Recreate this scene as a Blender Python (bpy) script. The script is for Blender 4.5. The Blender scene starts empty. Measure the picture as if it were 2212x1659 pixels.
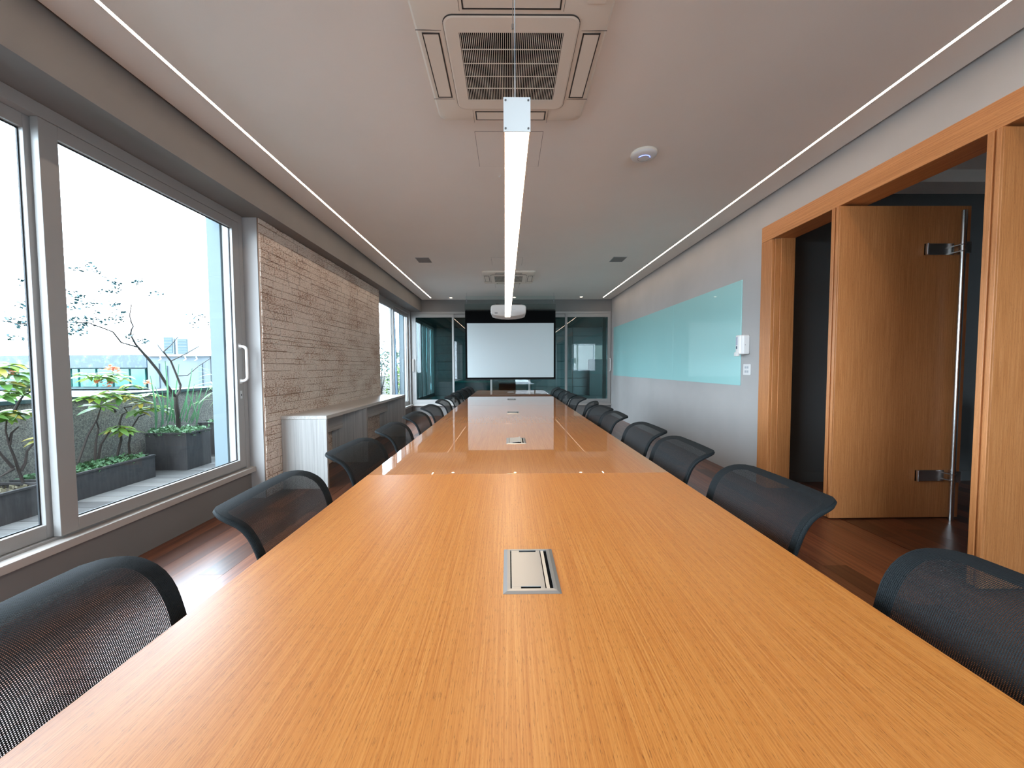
import bpy, bmesh, math, random
from mathutils import Vector, Matrix
random.seed(7)
S = bpy.context.scene
C = S.collection
PI = math.pi

# ------------------------------------------------------------------ camera
FPX, VPX, VPY, HC = 831.0, 1097.6, 792.6, 1.2
_d = Vector(((VPX-1106)/FPX, -(VPY-829.5)/FPX, 1)).normalized()
_x = Vector((math.cos(math.radians(.28)), math.sin(math.radians(.28)), 0)); _x -= _d*_x.dot(_d); _x.normalize()
_z = _x.cross(_d)
if _z.y < 0: _z = -_z
right = Vector((_x.x, _d.x, _z.x)); up = Vector((_x.y, _d.y, _z.y)); fwd = Vector((_x.z, _d.z, _z.z))
cam_d = bpy.data.cameras.new('camera'); cam = bpy.data.objects.new('camera', cam_d); C.objects.link(cam)
cam_d.sensor_width = 36; cam_d.lens = FPX/2212*36; cam_d.clip_start = .02; cam_d.clip_end = 300
M = Matrix.Identity(4)
for i in range(3):
    M[i][0] = right[i]; M[i][1] = up[i]; M[i][2] = -fwd[i]
M[2][3] = HC
cam.matrix_world = M
S.camera = cam

def ray(px, py): return right*((px-1106)/FPX) + up*(-(py-829.5)/FPX) + fwd
def atX(px, py, X): r = ray(px, py); t = X/r.x; return Vector((X, r.y*t, HC+r.z*t))
def atY(px, py, Y): r = ray(px, py); t = Y/r.y; return Vector((r.x*t, Y, HC+r.z*t))

# ------------------------------------------------------------------ world, light, exposure
w = bpy.data.worlds.new('world'); S.world = w; w.use_nodes = True
bg = w.node_tree.nodes['Background']
bg.inputs[0].default_value = (.73, .875, 1.0, 1); bg.inputs[1].default_value = 10.0
S.view_settings.view_transform = 'Standard'; S.view_settings.look = 'None'
S.view_settings.gamma = 1; S.view_settings.use_curve_mapping = False
S.view_settings.exposure = 1.05
PENDANT, STRIP, SPOT = 11.0, 14.0, 5.0
def portal(loc, rot, sx, sy):
    l = bpy.data.lights.new('window_portal', 'AREA'); l.shape = 'RECTANGLE'; l.size = sx; l.size_y = sy
    l.cycles.is_portal = True
    o = bpy.data.objects.new('window_portal', l); C.objects.link(o); o.location = loc; o.rotation_euler = rot
portal((-2.66, 1.2, 1.42), (0, -PI/2, 0), 2.25, 4.7)
portal((1.35, -1.9, 1.7), (PI/2, 0, 0), 2.1, 1.6)
portal((-2.66, 8.1, 1.42), (0, -PI/2, 0), 2.25, 2.6)

# ------------------------------------------------------------------ materials
def mat(name, col, rough=.6, metal=0, spec=.5, coat=0, coatr=.03):
    m = bpy.data.materials.new(name); m.use_nodes = True
    b = m.node_tree.nodes['Principled BSDF']
    b.inputs['Base Color'].default_value = (*col, 1); b.inputs['Roughness'].default_value = rough
    b.inputs['Metallic'].default_value = metal; b.inputs['Specular IOR Level'].default_value = spec
    b.inputs['Coat Weight'].default_value = coat; b.inputs['Coat Roughness'].default_value = coatr
    return m
def nd(m, t, **k):
    n = m.node_tree.nodes.new(t)
    for a, v in k.items(): setattr(n, a, v)
    return n
def ln(m, a, b): m.node_tree.links.new(a, b)
def bsdf(m): return m.node_tree.nodes['Principled BSDF']
def coords(m, scale=(1,1,1), kind='Object', rand=False):
    tc = nd(m, 'ShaderNodeTexCoord'); mp = nd(m, 'ShaderNodeMapping'); mp.inputs['Scale'].default_value = scale
    ln(m, tc.outputs[kind], mp.inputs[0])
    if rand:
        oi = nd(m, 'ShaderNodeObjectInfo'); mu = nd(m, 'ShaderNodeVectorMath', operation='SCALE')
        cx = nd(m, 'ShaderNodeCombineXYZ')
        for i in range(3): ln(m, oi.outputs['Random'], cx.inputs[i])
        mu.inputs['Scale'].default_value = 37.0; ln(m, cx.outputs[0], mu.inputs[0]); ln(m, mu.outputs[0], mp.inputs['Location'])
    return mp.outputs[0]
def noise(m, vec, scale=5, detail=4, rough=.55):
    n = nd(m, 'ShaderNodeTexNoise'); n.inputs['Scale'].default_value = scale; n.inputs['Detail'].default_value = detail
    n.inputs['Roughness'].default_value = rough; ln(m, vec, n.inputs['Vector']); return n.outputs['Fac']
def ramp(m, fac, stops):
    r = nd(m, 'ShaderNodeValToRGB'); e = r.color_ramp.elements
    while len(e) < len(stops): e.new(.5)
    for i, (p, c) in enumerate(stops): e[i].position = p; e[i].color = (*c, 1)
    ln(m, fac, r.inputs[0]); return r.outputs[0]
def mix(m, fac, a, b, mode='MIX'):
    x = nd(m, 'ShaderNodeMix', data_type='RGBA', blend_type=mode)
    for s, v in ((0, fac), (6, a), (7, b)):
        if isinstance(v, (int, float)): x.inputs[s].default_value = v
        elif isinstance(v, tuple): x.inputs[s].default_value = (*v, 1)
        else: ln(m, v, x.inputs[s])
    return x.outputs[2]
def bump(m, fac, strength=.1, dist=.002):
    b = nd(m, 'ShaderNodeBump'); b.inputs['Strength'].default_value = strength; b.inputs['Distance'].default_value = dist
    ln(m, fac, b.inputs['Height']); ln(m, b.outputs[0], bsdf(m).inputs['Normal'])
def setcol(m, c): ln(m, c, bsdf(m).inputs['Base Color'])

def paint(name, col, var=.06, rough=.75):
    m = mat(name, col, rough, spec=.3)
    v = coords(m); n = noise(m, v, 1.3, 3)
    setcol(m, ramp(m, n, [(.3, tuple(c*(1-var) for c in col)), (.7, tuple(c*(1+var) for c in col))]))
    bump(m, noise(m, v, 260, 2), .12, .001); return m
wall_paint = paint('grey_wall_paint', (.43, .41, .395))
shaded_paint = paint('shaded_grey_wall_paint', (.20, .188, .18))  # same grey wall paint, with the shade on beam and walls put into its colour
ceil_paint = paint('ceiling_paint', (.82, .785, .735), .02, .9)
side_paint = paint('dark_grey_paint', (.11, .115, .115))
shell_paint = paint('dark_void', (.02, .02, .02))
white_alu = mat('white_painted_aluminium', (.32, .305, .29), .38)
sill_white = paint('white_sill', (.42, .38, .35), .05, .5)
fin_paint = paint('pale_exterior_render', (.125, .16, .175))
alu = mat('anodised_aluminium', (.62, .62, .61), .32, .9)
steel = mat('brushed_steel', (.55, .55, .54), .22, 1)
black = mat('black_plastic', (.008, .008, .009), .45)
darkgap = mat('dark_gap', (.004, .004, .004), .9, spec=.05)
cream = paint('cream_plastic', (.80, .735, .64), .02, .45)
whitep = mat('white_plastic', (.72, .70, .68), .3)
greyp = mat('grey_plastic', (.32, .33, .34), .5)
gasket = mat('black_gasket', (.01, .012, .015), .6)
speaker_m = paint('grey_speaker_cloth', (.24, .235, .23))

def wood(name, c0, c1, c2, axis='Y', rough=.4, coat=0, coatr=.03, fine=1.0, rand=False, dash=.5, spec=.5, dscale=420, dfine=1.0):
    m = mat(name, c1, rough, coat=coat, coatr=coatr, spec=spec)
    sc = {'Y': (1, .0085, 1), 'Z': (1, 1, .018), 'X': (.018, 1, 1)}[axis]
    v = coords(m, sc, rand=rand)
    a = noise(m, v, 170*fine, 5, .65)
    base = ramp(m, a, [(.34, c0), (.5, c1), (.64, c2)])
    b = noise(m, v, 28*fine, 3, .5)
    base = mix(m, ramp(m, b, [(.35, (.0,)*3), (.7, (.22,)*3)]), base, c0)
    sc2 = {'Y': (1, .06, 1), 'Z': (1, 1, .09), 'X': (.09, 1, 1)}[axis]
    v2 = coords(m, sc2, rand=rand)
    d = noise(m, v2, dscale, 3, .7)
    dd = ramp(m, d, [(.57, (0,)*3), (.65, (dash,)*3)])
    base = mix(m, dd, base, tuple(c*.45 for c in c0))
    setcol(m, base); return m
TC = ((.34, .103, .016), (.43, .155, .030), (.49, .20, .047))
table_wood = wood('table_veneer_satin', *TC, rough=.36, spec=.45, fine=2.7, dash=.75, dscale=800)
table_gloss = wood('table_veneer_glossy', *TC, rough=.5, coat=1.0, coatr=.012, fine=2.7, dash=.7, dscale=800)
for _m in (table_gloss,): bsdf(_m).inputs['Coat IOR'].default_value = 1.75
door_wood = wood('door_veneer', (.40, .145, .042), (.50, .195, .062), (.57, .24, .085), 'Z', .42, dash=.35)
door_wood_h = wood('door_veneer_horizontal', (.44, .165, .05), (.54, .22, .072), (.62, .27, .10), 'Y', .42, dash=.35)
oak_white = wood('pale_laminate', (.33, .315, .295), (.42, .405, .385), (.47, .455, .43), 'Z', .4, fine=.35, dash=.1)
oak_white_h = wood('pale_laminate_top', (.40, .37, .335), (.50, .465, .43), (.56, .525, .49), 'Y', .3, fine=.35, dash=.1)

def plankmat(name, cols, rough, axis='Y', coat=0):
    m = mat(name, cols[1], rough, coat=coat, coatr=.24)
    v = coords(m, {'Y': (1, .04, 1), 'X': (.04, 1, 1)}[axis], rand=True)
    a = noise(m, v, 45, 5, .6); base = ramp(m, a, [(.3, cols[0]), (.5, cols[1]), (.72, cols[2])])
    oi = nd(m, 'ShaderNodeObjectInfo')
    r = ramp(m, oi.outputs['Random'], [(0, (.35, .30, .28)), (.45, (.85, .8, .78)), (1, (1.45, 1.3, 1.2))])
    setcol(m, mix(m, 1.0, base, r, 'MULTIPLY')); return m
floor_m = plankmat('reddish_hardwood', ((.075, .021, .009), (.135, .043, .017), (.20, .078, .034)), .33, 'Y', .35)
deck_m = plankmat('weathered_deck', ((.055, .053, .051), (.075, .073, .07), (.095, .092, .09)), .8, 'X')

def brickmat(name):
    m = mat(name, (.4, .3, .25), .85, spec=.2)
    v = coords(m, (1, 1, 1), rand=False)
    tc = nd(m, 'ShaderNodeNewGeometry')
    mp = nd(m, 'ShaderNodeMapping'); mp.inputs['Scale'].default_value = (1, 1, 2.1); ln(m, tc.outputs['Position'], mp.inputs[0])
    n1 = noise(m, mp.outputs[0], 42, 5, .66)
    n2 = noise(m, mp.outputs[0], 2.2, 2, .5)
    s = nd(m, 'ShaderNodeMath', operation='ADD'); ln(m, n1, s.inputs[0])
    sc = nd(m, 'ShaderNodeMath', operation='MULTIPLY'); sc.inputs[1].default_value = .35; ln(m, n2, sc.inputs[0]); ln(m, sc.outputs[0], s.inputs[1])
    f = ramp(m, s.outputs[0], [(.695, (0,)*3), (.765, (1,)*3)])
    white = ramp(m, noise(m, mp.outputs[0], 60, 3), [(.3, (.62, .51, .42)), (.7, (.80, .69, .60))])
    terra = ramp(m, noise(m, mp.outputs[0], 90, 3), [(.3, (.30, .18, .125)), (.7, (.46, .31, .23))])
    setcol(m, mix(m, f, white, terra)); bump(m, n1, .5, .004); return m
brick_m = brickmat('whitewashed_brick')
mortar_m = paint('brown_mortar', (.34, .215, .15))

def glassmat(name, tint, refl=1.0, ior=1.5, rough=0.0):
    m = bpy.data.materials.new(name); m.use_nodes = True; nt = m.node_tree; nt.nodes.clear()
    out = nt.nodes.new('ShaderNodeOutputMaterial'); t = nt.nodes.new('ShaderNodeBsdfTransparent'); t.inputs[0].default_value = (*tint, 1)
    g = nt.nodes.new('ShaderNodeBsdfGlossy'); g.inputs['Roughness'].default_value = rough
    fr = nt.nodes.new('ShaderNodeFresnel'); fr.inputs[0].default_value = ior
    mu = nt.nodes.new('ShaderNodeMath'); mu.operation = 'MULTIPLY'; mu.inputs[1].default_value = refl
    mx = nt.nodes.new('ShaderNodeMixShader')
    ge = nt.nodes.new('ShaderNodeNewGeometry'); inv = nt.nodes.new('ShaderNodeMath'); inv.operation = 'SUBTRACT'; inv.inputs[0].default_value = 1   # reflect once, at the outer face of the thin sheet
    ml = nt.nodes.new('ShaderNodeMath'); ml.operation = 'MULTIPLY'; ln(m, ge.outputs['Backfacing'], inv.inputs[1]); ln(m, inv.outputs[0], ml.inputs[1])
    ln(m, fr.outputs[0], mu.inputs[0]); ln(m, mu.outputs[0], ml.inputs[0]); ln(m, ml.outputs[0], mx.inputs[0]); ln(m, t.outputs[0], mx.inputs[1]); ln(m, g.outputs[0], mx.inputs[2]); ln(m, mx.outputs[0], out.inputs[0])
    return m
clear_glass = glassmat('clear_glass', (.97, .99, 1.0), .8)
teal_glass = glassmat('teal_tinted_glass', (.42, .56, .555), 1.6, 1.5)
panel_glass = glassmat('hanging_clear_panel', (.95, .985, .98), .8)

def emit(name, col, st):
    m = bpy.data.materials.new(name); m.use_nodes = True; nt = m.node_tree
    b = nt.nodes['Principled BSDF']; b.inputs['Base Color'].default_value = (.8, .8, .8, 1)
    b.inputs['Emission Color'].default_value = (*col, 1); b.inputs['Emission Strength'].default_value = st; return m
pend_e = emit('pendant_diffuser_light', (1, .80, .58), PENDANT)
strip_e = emit('led_strip_light', (1, .78, .60), STRIP)
spot_e = emit('downlight_light', (1, .80, .6), SPOT)
blue_e = emit('blue_status_light', (.1, .18, 1), 2.2)

def meshcloth(name, col, hole, spec_col):
    m = mat(name, col, .75, spec=.12)
    tc = nd(m, 'ShaderNodeTexCoord'); sx = nd(m, 'ShaderNodeSeparateXYZ'); ln(m, tc.outputs['UV'], sx.inputs[0])
    def wav(o, f, ph=0):
        a = nd(m, 'ShaderNodeMath', operation='MULTIPLY'); a.inputs[1].default_value = f; ln(m, o, a.inputs[0])
        s = nd(m, 'ShaderNodeMath', operation='SINE'); ln(m, a.outputs[0], s.inputs[0])
        b = nd(m, 'ShaderNodeMath', operation='ABSOLUTE'); ln(m, s.outputs[0], b.inputs[0]); return b.outputs[0]
    a = wav(sx.outputs[0], PI/.0031); b = wav(sx.outputs[1], PI/.0026)
    p = nd(m, 'ShaderNodeMath', operation='MULTIPLY'); ln(m, a, p.inputs[0]); ln(m, b, p.inputs[1])
    setcol(m, ramp(m, p.outputs[0], [(.35, spec_col), (.6, col)]))
    if hole:
        g = nd(m, 'ShaderNodeMath', operation='GREATER_THAN'); g.inputs[1].default_value = hole; ln(m, p.outputs[0], g.inputs[0])
        inv = nd(m, 'ShaderNodeMath', operation='SUBTRACT'); inv.inputs[0].default_value = 1; ln(m, g.outputs[0], inv.inputs[1])
        tp = nd(m, 'ShaderNodeMath', operation='GREATER_THAN'); tp.inputs[1].default_value = .415; ln(m, sx.outputs[1], tp.inputs[0])   # cloth is doubled over the frame at the top
        mx_ = nd(m, 'ShaderNodeMath', operation='MAXIMUM'); ln(m, inv.outputs[0], mx_.inputs[0]); ln(m, tp.outputs[0], mx_.inputs[1]); ln(m, mx_.outputs[0], bsdf(m).inputs['Alpha'])
    bump(m, p.outputs[0], .5, .0015)
    return m
net_m = meshcloth('black_mesh_fabric', (.006, .007, .0075), .72, (.014, .017, .019))
rim_m = meshcloth('black_rim_fabric', (.005, .006, .0065), 0, (.016, .020, .022))

# ------------------------------------------------------------------ geometry helpers
class MB:
    def __init__(s): s.v = []; s.f = []; s.uv = None
    def box(s, x0, x1, y0, y1, z0, z1):
        b = len(s.v)
        s.v += [(x, y, z) for z in (z0, z1) for y in (y0, y1) for x in (x0, x1)]
        s.f += [tuple(b+i for i in q) for q in ((0,2,3,1),(4,5,7,6),(0,1,5,4),(2,6,7,3),(0,4,6,2),(1,3,7,5))]
        return s
    def tube(s, pts, r, n=8, cap=True):
        pts = [Vector(p) for p in pts]; rs = r if isinstance(r, (list, tuple)) else [r]*len(pts)
        b = len(s.v); ref = None
        for i, p in enumerate(pts):
            d = (pts[min(i+1, len(pts)-1)] - pts[max(i-1, 0)]).normalized()
            if ref is None: ref = Vector((0,0,1)) if abs(d.z) < .9 else Vector((1,0,0))
            u = d.cross(ref).normalized(); v = d.cross(u).normalized(); ref = u.cross(d)
            for k in range(n):
                a = 2*PI*k/n; s.v.append(tuple(p + (u*math.cos(a)+v*math.sin(a))*rs[i]))
        for i in range(len(pts)-1):
            for k in range(n):
                s.f.append((b+i*n+k, b+i*n+(k+1)%n, b+(i+1)*n+(k+1)%n, b+(i+1)*n+k))
        if cap: s.f.append(tuple(b+k for k in range(n))); s.f.append(tuple(b+(len(pts)-1)*n+k for k in reversed(range(n))))
        return s
    def lathe(s, prof, c=(0,0,0), n=24):
        b = len(s.v)
        for r, z in prof:
            for k in range(n):
                a = 2*PI*k/n; s.v.append((c[0]+r*math.cos(a), c[1]+r*math.sin(a), c[2]+z))
        for i in range(len(prof)-1):
            for k in range(n): s.f.append((b+i*n+k, b+i*n+(k+1)%n, b+(i+1)*n+(k+1)%n, b+(i+1)*n+k))
        s.f.append(tuple(b+k for k in range(n))); s.f.append(tuple(b+(len(prof)-1)*n+k for k in range(n)))
        return s
    def prism(s, poly, z0, z1, plane='XY'):
        def P(a, c, h): return {'XY': (a, c, h), 'XZ': (a, h, c), 'YZ': (h, a, c)}[plane]
        b = len(s.v); n = len(poly)
        for h in (z0, z1):
            for a, c in poly: s.v.append(P(a, c, h))
        s.f.append(tuple(b+i for i in range(n))); s.f.append(tuple(b+n+i for i in reversed(range(n))))
        for i in range(n): s.f.append((b+i, b+(i+1)%n, b+n+(i+1)%n, b+n+i))
        return s
    def quad(s, *p):
        b = len(s.v); s.v += [tuple(q) for q in p]; s.f.append(tuple(range(b, b+len(p)))); return s
    def mesh(s, name, m=None, smooth=False):
        me = bpy.data.meshes.new(name); me.from_pydata(s.v, [], s.f); me.update()
        bm = bmesh.new(); bm.from_mesh(me); bmesh.ops.recalc_face_normals(bm, faces=bm.faces); bm.to_mesh(me); bm.free()
        if m: me.materials.append(m)
        if smooth: me.polygons.foreach_set('use_smooth', [True]*len(me.polygons))
        return me
    def build(s, name, m, parent=None, smooth=False, bevel=0, seg=2):
        o = bpy.data.objects.new(name, s.mesh(name, m, smooth)); C.objects.link(o)
        if parent: o.parent = parent
        if bevel:
            md = o.modifiers.new('bevel', 'BEVEL'); md.width = bevel; md.segments = seg; md.limit_method = 'ANGLE'; md.harden_normals = False
        if smooth:
            for p in o.data.polygons: p.use_smooth = True
            md = o.modifiers.new('split', 'EDGE_SPLIT'); md.split_angle = math.radians(35)
        return o
def empty(name, loc, rz=0):
    o = bpy.data.objects.new(name, None); o.empty_display_size = .1; C.objects.link(o); o.location = loc; o.rotation_euler[2] = rz; return o
def tag(o, label=None, cat=None, group=None, kind=None):
    if label: o['label'] = label
    if cat: o['category'] = cat
    if group: o['group'] = group
    if kind: o['kind'] = kind
    return o
def st(o, label, cat='structure'): return tag(o, label, cat, kind='structure')
def inst(name, me, parent, loc=(0,0,0), rot=(0,0,0), sc=(1,1,1)):
    o = bpy.data.objects.new(name, me); C.objects.link(o); o.parent = parent; o.location = loc; o.rotation_euler = rot; o.scale = sc; return o
def ring(a0, a1, b0, b1, ca0, ca1, cb0, cb1, h0, h1, plane):   # rectangular frame made of four bars
    m = MB()
    for A0, A1, B0, B1 in ((a0, ca0, b0, b1), (ca1, a1, b0, b1), (ca0, ca1, b0, cb0), (ca0, ca1, cb1, b1)):
        if plane == 'YZ': m.box(h0, h1, A0, A1, B0, B1)
        elif plane == 'XZ': m.box(A0, A1, h0, h1, B0, B1)
        else: m.box(A0, A1, B0, B1, h0, h1)
    return m
def rrect(x0, x1, y0, y1, r, n=6):
    p = []
    for cx, cy, a0 in ((x1-r, y1-r, 0), (x0+r, y1-r, PI/2), (x0+r, y0+r, PI), (x1-r, y0+r, 3*PI/2)):
        for k in range(n+1): a = a0+PI/2*k/n; p.append((cx+r*math.cos(a), cy+r*math.sin(a)))
    return p

XL, XR, YF, ZC, YB = -2.376, 2.543, 9.48, 2.84, -1.7
# ------------------------------------------------------------------ floor
fl = MB().box(-2.61, 2.73, YB-.1, YF+.2, -.12, -.012).build('floor', darkgap)
st(fl, 'reddish brown hardwood plank floor under the conference table', 'floor')
def lay(parent, x0, x1, y0, y1, wd, lmin, lmax, z, gap, m, along='Y', name='plank', th=.012):
    n = 0; x = x0
    while x < x1-.01:
        xe = min(x+wd, x1); y = y0 - random.uniform(0, lmin*.6)
        while y < y1:
            L = random.uniform(lmin, lmax); ye = min(y+L, y1); ys = max(y, y0)
            if ye-ys > .05:
                zz = z + random.uniform(-.0004, .0004)
                b = MB()
                if along == 'Y': b.box(x+gap, xe-gap, ys+gap, ye-gap, zz-th, zz)
                else: b.box(ys+gap, ye-gap, x+gap, xe-gap, zz-th, zz)
                b.build(name, m, parent, bevel=0); n += 1
            y += L
        x += wd
    return n
lay(fl, -2.376, 2.60, YB, YF, .142, 1.1, 2.6, 0, .0005, floor_m)
fl2 = MB().box(2.73, 6.2, -1.2, 4.0, -.12, -.012).build('floor', darkgap)
st(fl2, 'hardwood plank floor of the dark side room', 'floor')
lay(fl2, 2.60, 4.9, .9, 3.9, .142, 1.0, 2.2, 0, .0005, floor_m)

# ------------------------------------------------------------------ ceiling, walls, beam
ce = MB().box(-2.085, 2.52, YB, YF-.015, ZC, ZC+.03).build('ceiling', ceil_paint)
st(ce, 'flat taupe plaster ceiling with shadow gap along the walls', 'ceiling')
up_ = MB().box(-2.7, 2.75, YB-.1, YF+.2, 2.98, 3.06).build('ceiling', shell_paint); st(up_, 'dark structural slab above the shadow gap', 'ceiling')
beam = MB().box(-2.61, -2.102, YB, YF+.12, 2.551, 2.98).build('trim_1', shaded_paint); st(beam, 'grey painted beam running above the left windows', 'beam')
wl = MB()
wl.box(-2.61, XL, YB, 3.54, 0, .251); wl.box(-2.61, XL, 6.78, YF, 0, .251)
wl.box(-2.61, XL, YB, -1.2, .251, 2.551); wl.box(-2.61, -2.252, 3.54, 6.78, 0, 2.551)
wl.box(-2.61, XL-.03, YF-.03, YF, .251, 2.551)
wl = wl.build('wall_left', shaded_paint)
MB().box(-2.45, -2.2535, 3.537, 3.5399, 0, 2.551).build('side_return', wall_paint, wl); st(wl, 'left wall with grey paint around windows and whitewashed brick panel', 'wall')
wr = MB()
wr.box(XR, 2.73, 3.72, YF+.1, 0, 2.98); wr.box(XR, 2.73, YB, 3.72, 2.56, 2.98); wr.box(XR, 2.73, YB, -1.0, 0, 2.56)
wr = wr.build('wall_right', wall_paint); st(wr, 'grey painted right wall holding the glass whiteboard and door frame', 'wall')
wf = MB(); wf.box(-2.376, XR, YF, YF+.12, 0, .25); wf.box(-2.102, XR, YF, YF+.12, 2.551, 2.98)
wf = wf.build('wall_far', shaded_paint); st(wf, 'grey wall strips above and below the far windows', 'wall')
wb = MB().box(-2.61, 2.73, YB-.12, YB, 0, .9).box(-2.61, 2.73, YB-.12, YB, 2.5, 2.98).box(-2.61, .3, YB-.12, YB, .9, 2.5).box(2.4, 2.73, YB-.12, YB, .9, 2.5).build('wall_back', wall_paint); st(wb, 'grey wall behind the camera', 'wall')

# bricks: one part each for the 300 nearest, the rest joined
brick_list = []
z = .002; row = 0
while z < 2.54:
    h = random.choice([.072, .076, .080, .07, .05]) if random.random() > .12 else .042
    h = min(h, 2.549-z)
    y = 3.546 - random.uniform(0, .18) if row % 2 else 3.546 - random.uniform(0, .06)
    while y < 6.775:
        L = random.choice([.17, .20, .23, .26, .12]) * random.uniform(.9, 1.1)
        a, b = max(y, 3.545), min(y+L, 6.775)
        if b-a > .03: brick_list.append((a, b, z, z+h))
        y += L
    z += h; row += 1
def brick_mb(mb, a, b, z0, z1):
    g = random.uniform(.0028, .0055); gz = random.uniform(.0008, .0026); dz_ = random.uniform(-.0022, .0022); z0 += dz_; z1 += dz_; x = -2.2365 + random.uniform(-.0035, .002)
    j = lambda: random.uniform(-.0015, .0015)
    c = .0028
    s = len(mb.v)
    Y0, Y1, Z0, Z1 = a+g, b-g, z0+gz, z1-gz
    out = [(Y0, Z0), (Y1, Z0), (Y1, Z1), (Y0, Z1)]
    for (yy, zz) in out: mb.v.append((-2.252, yy, zz))
    for (yy, zz) in out: mb.v.append((x-c, yy+j(), zz+j()))
    for (yy, zz), (dy, dz) in zip(out, ((1,1),(-1,1),(-1,-1),(1,-1))): mb.v.append((x+j(), yy+dy*c, zz+dz*c))
    for i in range(4):
        k = (i+1) % 4
        mb.f.append((s+i, s+k, s+4+k, s+4+i)); mb.f.append((s+4+i, s+4+k, s+8+k, s+8+i))
    mb.f.append((s+8, s+9, s+10, s+11))
mort = MB().box(-2.2525, -2.2445, 3.5445, 6.775, .001, 2.549).build('mortar', mortar_m, wl)
brick_list.sort(key=lambda q: q[0])
rest = MB()
for i, q in enumerate(brick_list):
    if i < 298: m_ = MB(); brick_mb(m_, *q); m_.build('brick', brick_m, wl)
    else: brick_mb(rest, *q)
r_ = rest.build('far_bricks', brick_m, wl); tag(r_, kind='stuff')

# ------------------------------------------------------------------ left windows
def left_window(name, label, y0, y1, sashes, handle):
    root = st(empty(name, (XL, y0, .29)), label, 'window')
    inv = Matrix.Translation((-XL, -y0, -.29))
    def B(mb, nm, m, par=root, bevel=.002, smooth=False):
        o = mb.build(nm, m, par, bevel=bevel, smooth=smooth); o.data.transform(inv if par is root else Matrix.Translation((0,0,0))); return o
    f = MB()
    f.box(-2.52, -2.372, y0, y1, 2.481, 2.551); f.box(-2.52, -2.372, y0, y0+.05, .29, 2.481); f.box(-2.52, -2.372, y1-.05, y1, .29, 2.481)
    f.box(-2.52, -2.40, y0+.05, y1-.05, .29, .31)
    B(f, 'window_frame', white_alu)
    f = MB().box(-2.53, -2.33, y0-.02, y1+.03, .251, .295); B(f, 'window_sill', sill_white, bevel=.003)
    for (a, b, off, ls, rs) in sashes:
        xf = -2.374-off
        g = ring(a, b, .312, 2.479, a+ls, b-rs, .385, 2.41, xf-.04, xf, 'YZ')
        o = B(g, 'sash', white_alu)
        g = ring(a+ls-.001, b-rs+.001, .384, 2.411, a+ls+.006, b-rs-.006, .391, 2.404, xf-.032, xf-.024, 'YZ'); gk = g.build('gasket', gasket, o); gk.data.transform(inv)
        g = MB().box(xf-.03, xf-.026, a+ls, b-rs, .385, 2.41); gg = g.build('glass_pane', clear_glass, o); gg.data.transform(inv)
    if handle is not None:
        hy = handle
        h = MB(); pts = [(-2.374, hy-.005, 1.395)] + [(-2.374+.062*math.sin(t), hy+.0, 1.395-.03*(1-math.cos(t))) for t in (PI/6, PI/3, PI/2)]
        pts += [(-2.312, hy, z_) for z_ in (1.33, 1.24, 1.15)] + [(-2.374+.062*math.sin(t), hy, 1.085+.03*(1-math.cos(t))) for t in (PI/2, PI/3, PI/6)] + [(-2.374, hy-.005, 1.085)]
        h.tube(pts, .0125, 10); h.box(-2.376, -2.369, hy-.014, hy+.014, 1.375, 1.415); h.box(-2.376, -2.369, hy-.014, hy+.014, 1.065, 1.105)
        B(h, 'handle', whitep, bevel=0, smooth=True)
        k = MB().box(-2.376, -2.371, hy-.012, hy+.012, .93, 1.00); B(k, 'lock_plate', alu, bevel=0)
        k = MB().box(-2.371, -2.369, hy-.004, hy+.004, .955, .972); B(k, 'keyhole', black, bevel=0)
    return root
left_window('window_1', 'large white framed sliding window onto the planted terrace, nearest the camera', -1.2, 3.522,
            [(2.027, 3.472, 0, .086, .078), (.40, 2.10, .048, .08, .096), (-1.15, .48, 0, .08, .08)], 3.435)
left_window('window_2', 'white framed sliding window past the brick panel, at the far left corner', 6.80, 9.45,
            [(6.85, 8.10, 0, .08, .055), (8.03, 9.40, .048, .05, .07)], None)

# ------------------------------------------------------------------ far window
fw = st(empty('window_3', (0, YF, .25)), 'wide white framed sliding window with teal glass across the far wall', 'window')
def FB(mb, nm, m, par=None, bevel=.002, smooth=False):
    o = mb.build(nm, m, par or fw, bevel=bevel, smooth=smooth); o.data.transform(Matrix.Translation((0, -YF, -.25))); return o
FB(ring(-2.372, 2.53, .28, 2.551, -2.30, 2.50, .32, 2.50, YF-.005, YF+.10, 'XZ'), 'window_frame', white_alu)
FB(MB().box(-2.372, 2.54, YF-.05, YF+.12, .25, .282), 'window_sill', sill_white)
for (a, b, off, ls, rs) in ((-2.335, -1.326, 0, .078, .045), (-1.372, -.395, .035, .045, .045), (-.44, .545, 0, .045, .045), (.50, 1.452, .035, .045, .045), (1.407, 2.515, 0, .052, .06)):
    o = FB(ring(a, b, .322, 2.498, a+ls, b-rs, .403, 2.415, YF+off, YF+off+.03, 'XZ'), 'sash', white_alu)
    g = MB().box(a+ls, b-rs, YF+off+.014, YF+off+.019, .403, 2.415); FB(g, 'glass_pane', teal_glass, o, bevel=0)
for hx in (-2.318, 2.505):
    pts = [(hx, YF, 1.40)] + [(hx, YF-.06*math.sin(t), 1.40-.03*(1-math.cos(t))) for t in (PI/4, PI/2)] + [(hx, YF-.06, 1.25)] + [(hx, YF-.06*math.sin(t), 1.09+.03*(1-math.cos(t))) for t in (PI/2, PI/4)] + [(hx, YF, 1.09)]
    FB(MB().tube(pts, .013, 8), 'handle', whitep, bevel=0, smooth=True)
FB(MB().box(2.36, 2.45, YF+.12, YF+.16, .40, 2.42), 'outer_post', white_alu)

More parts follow.
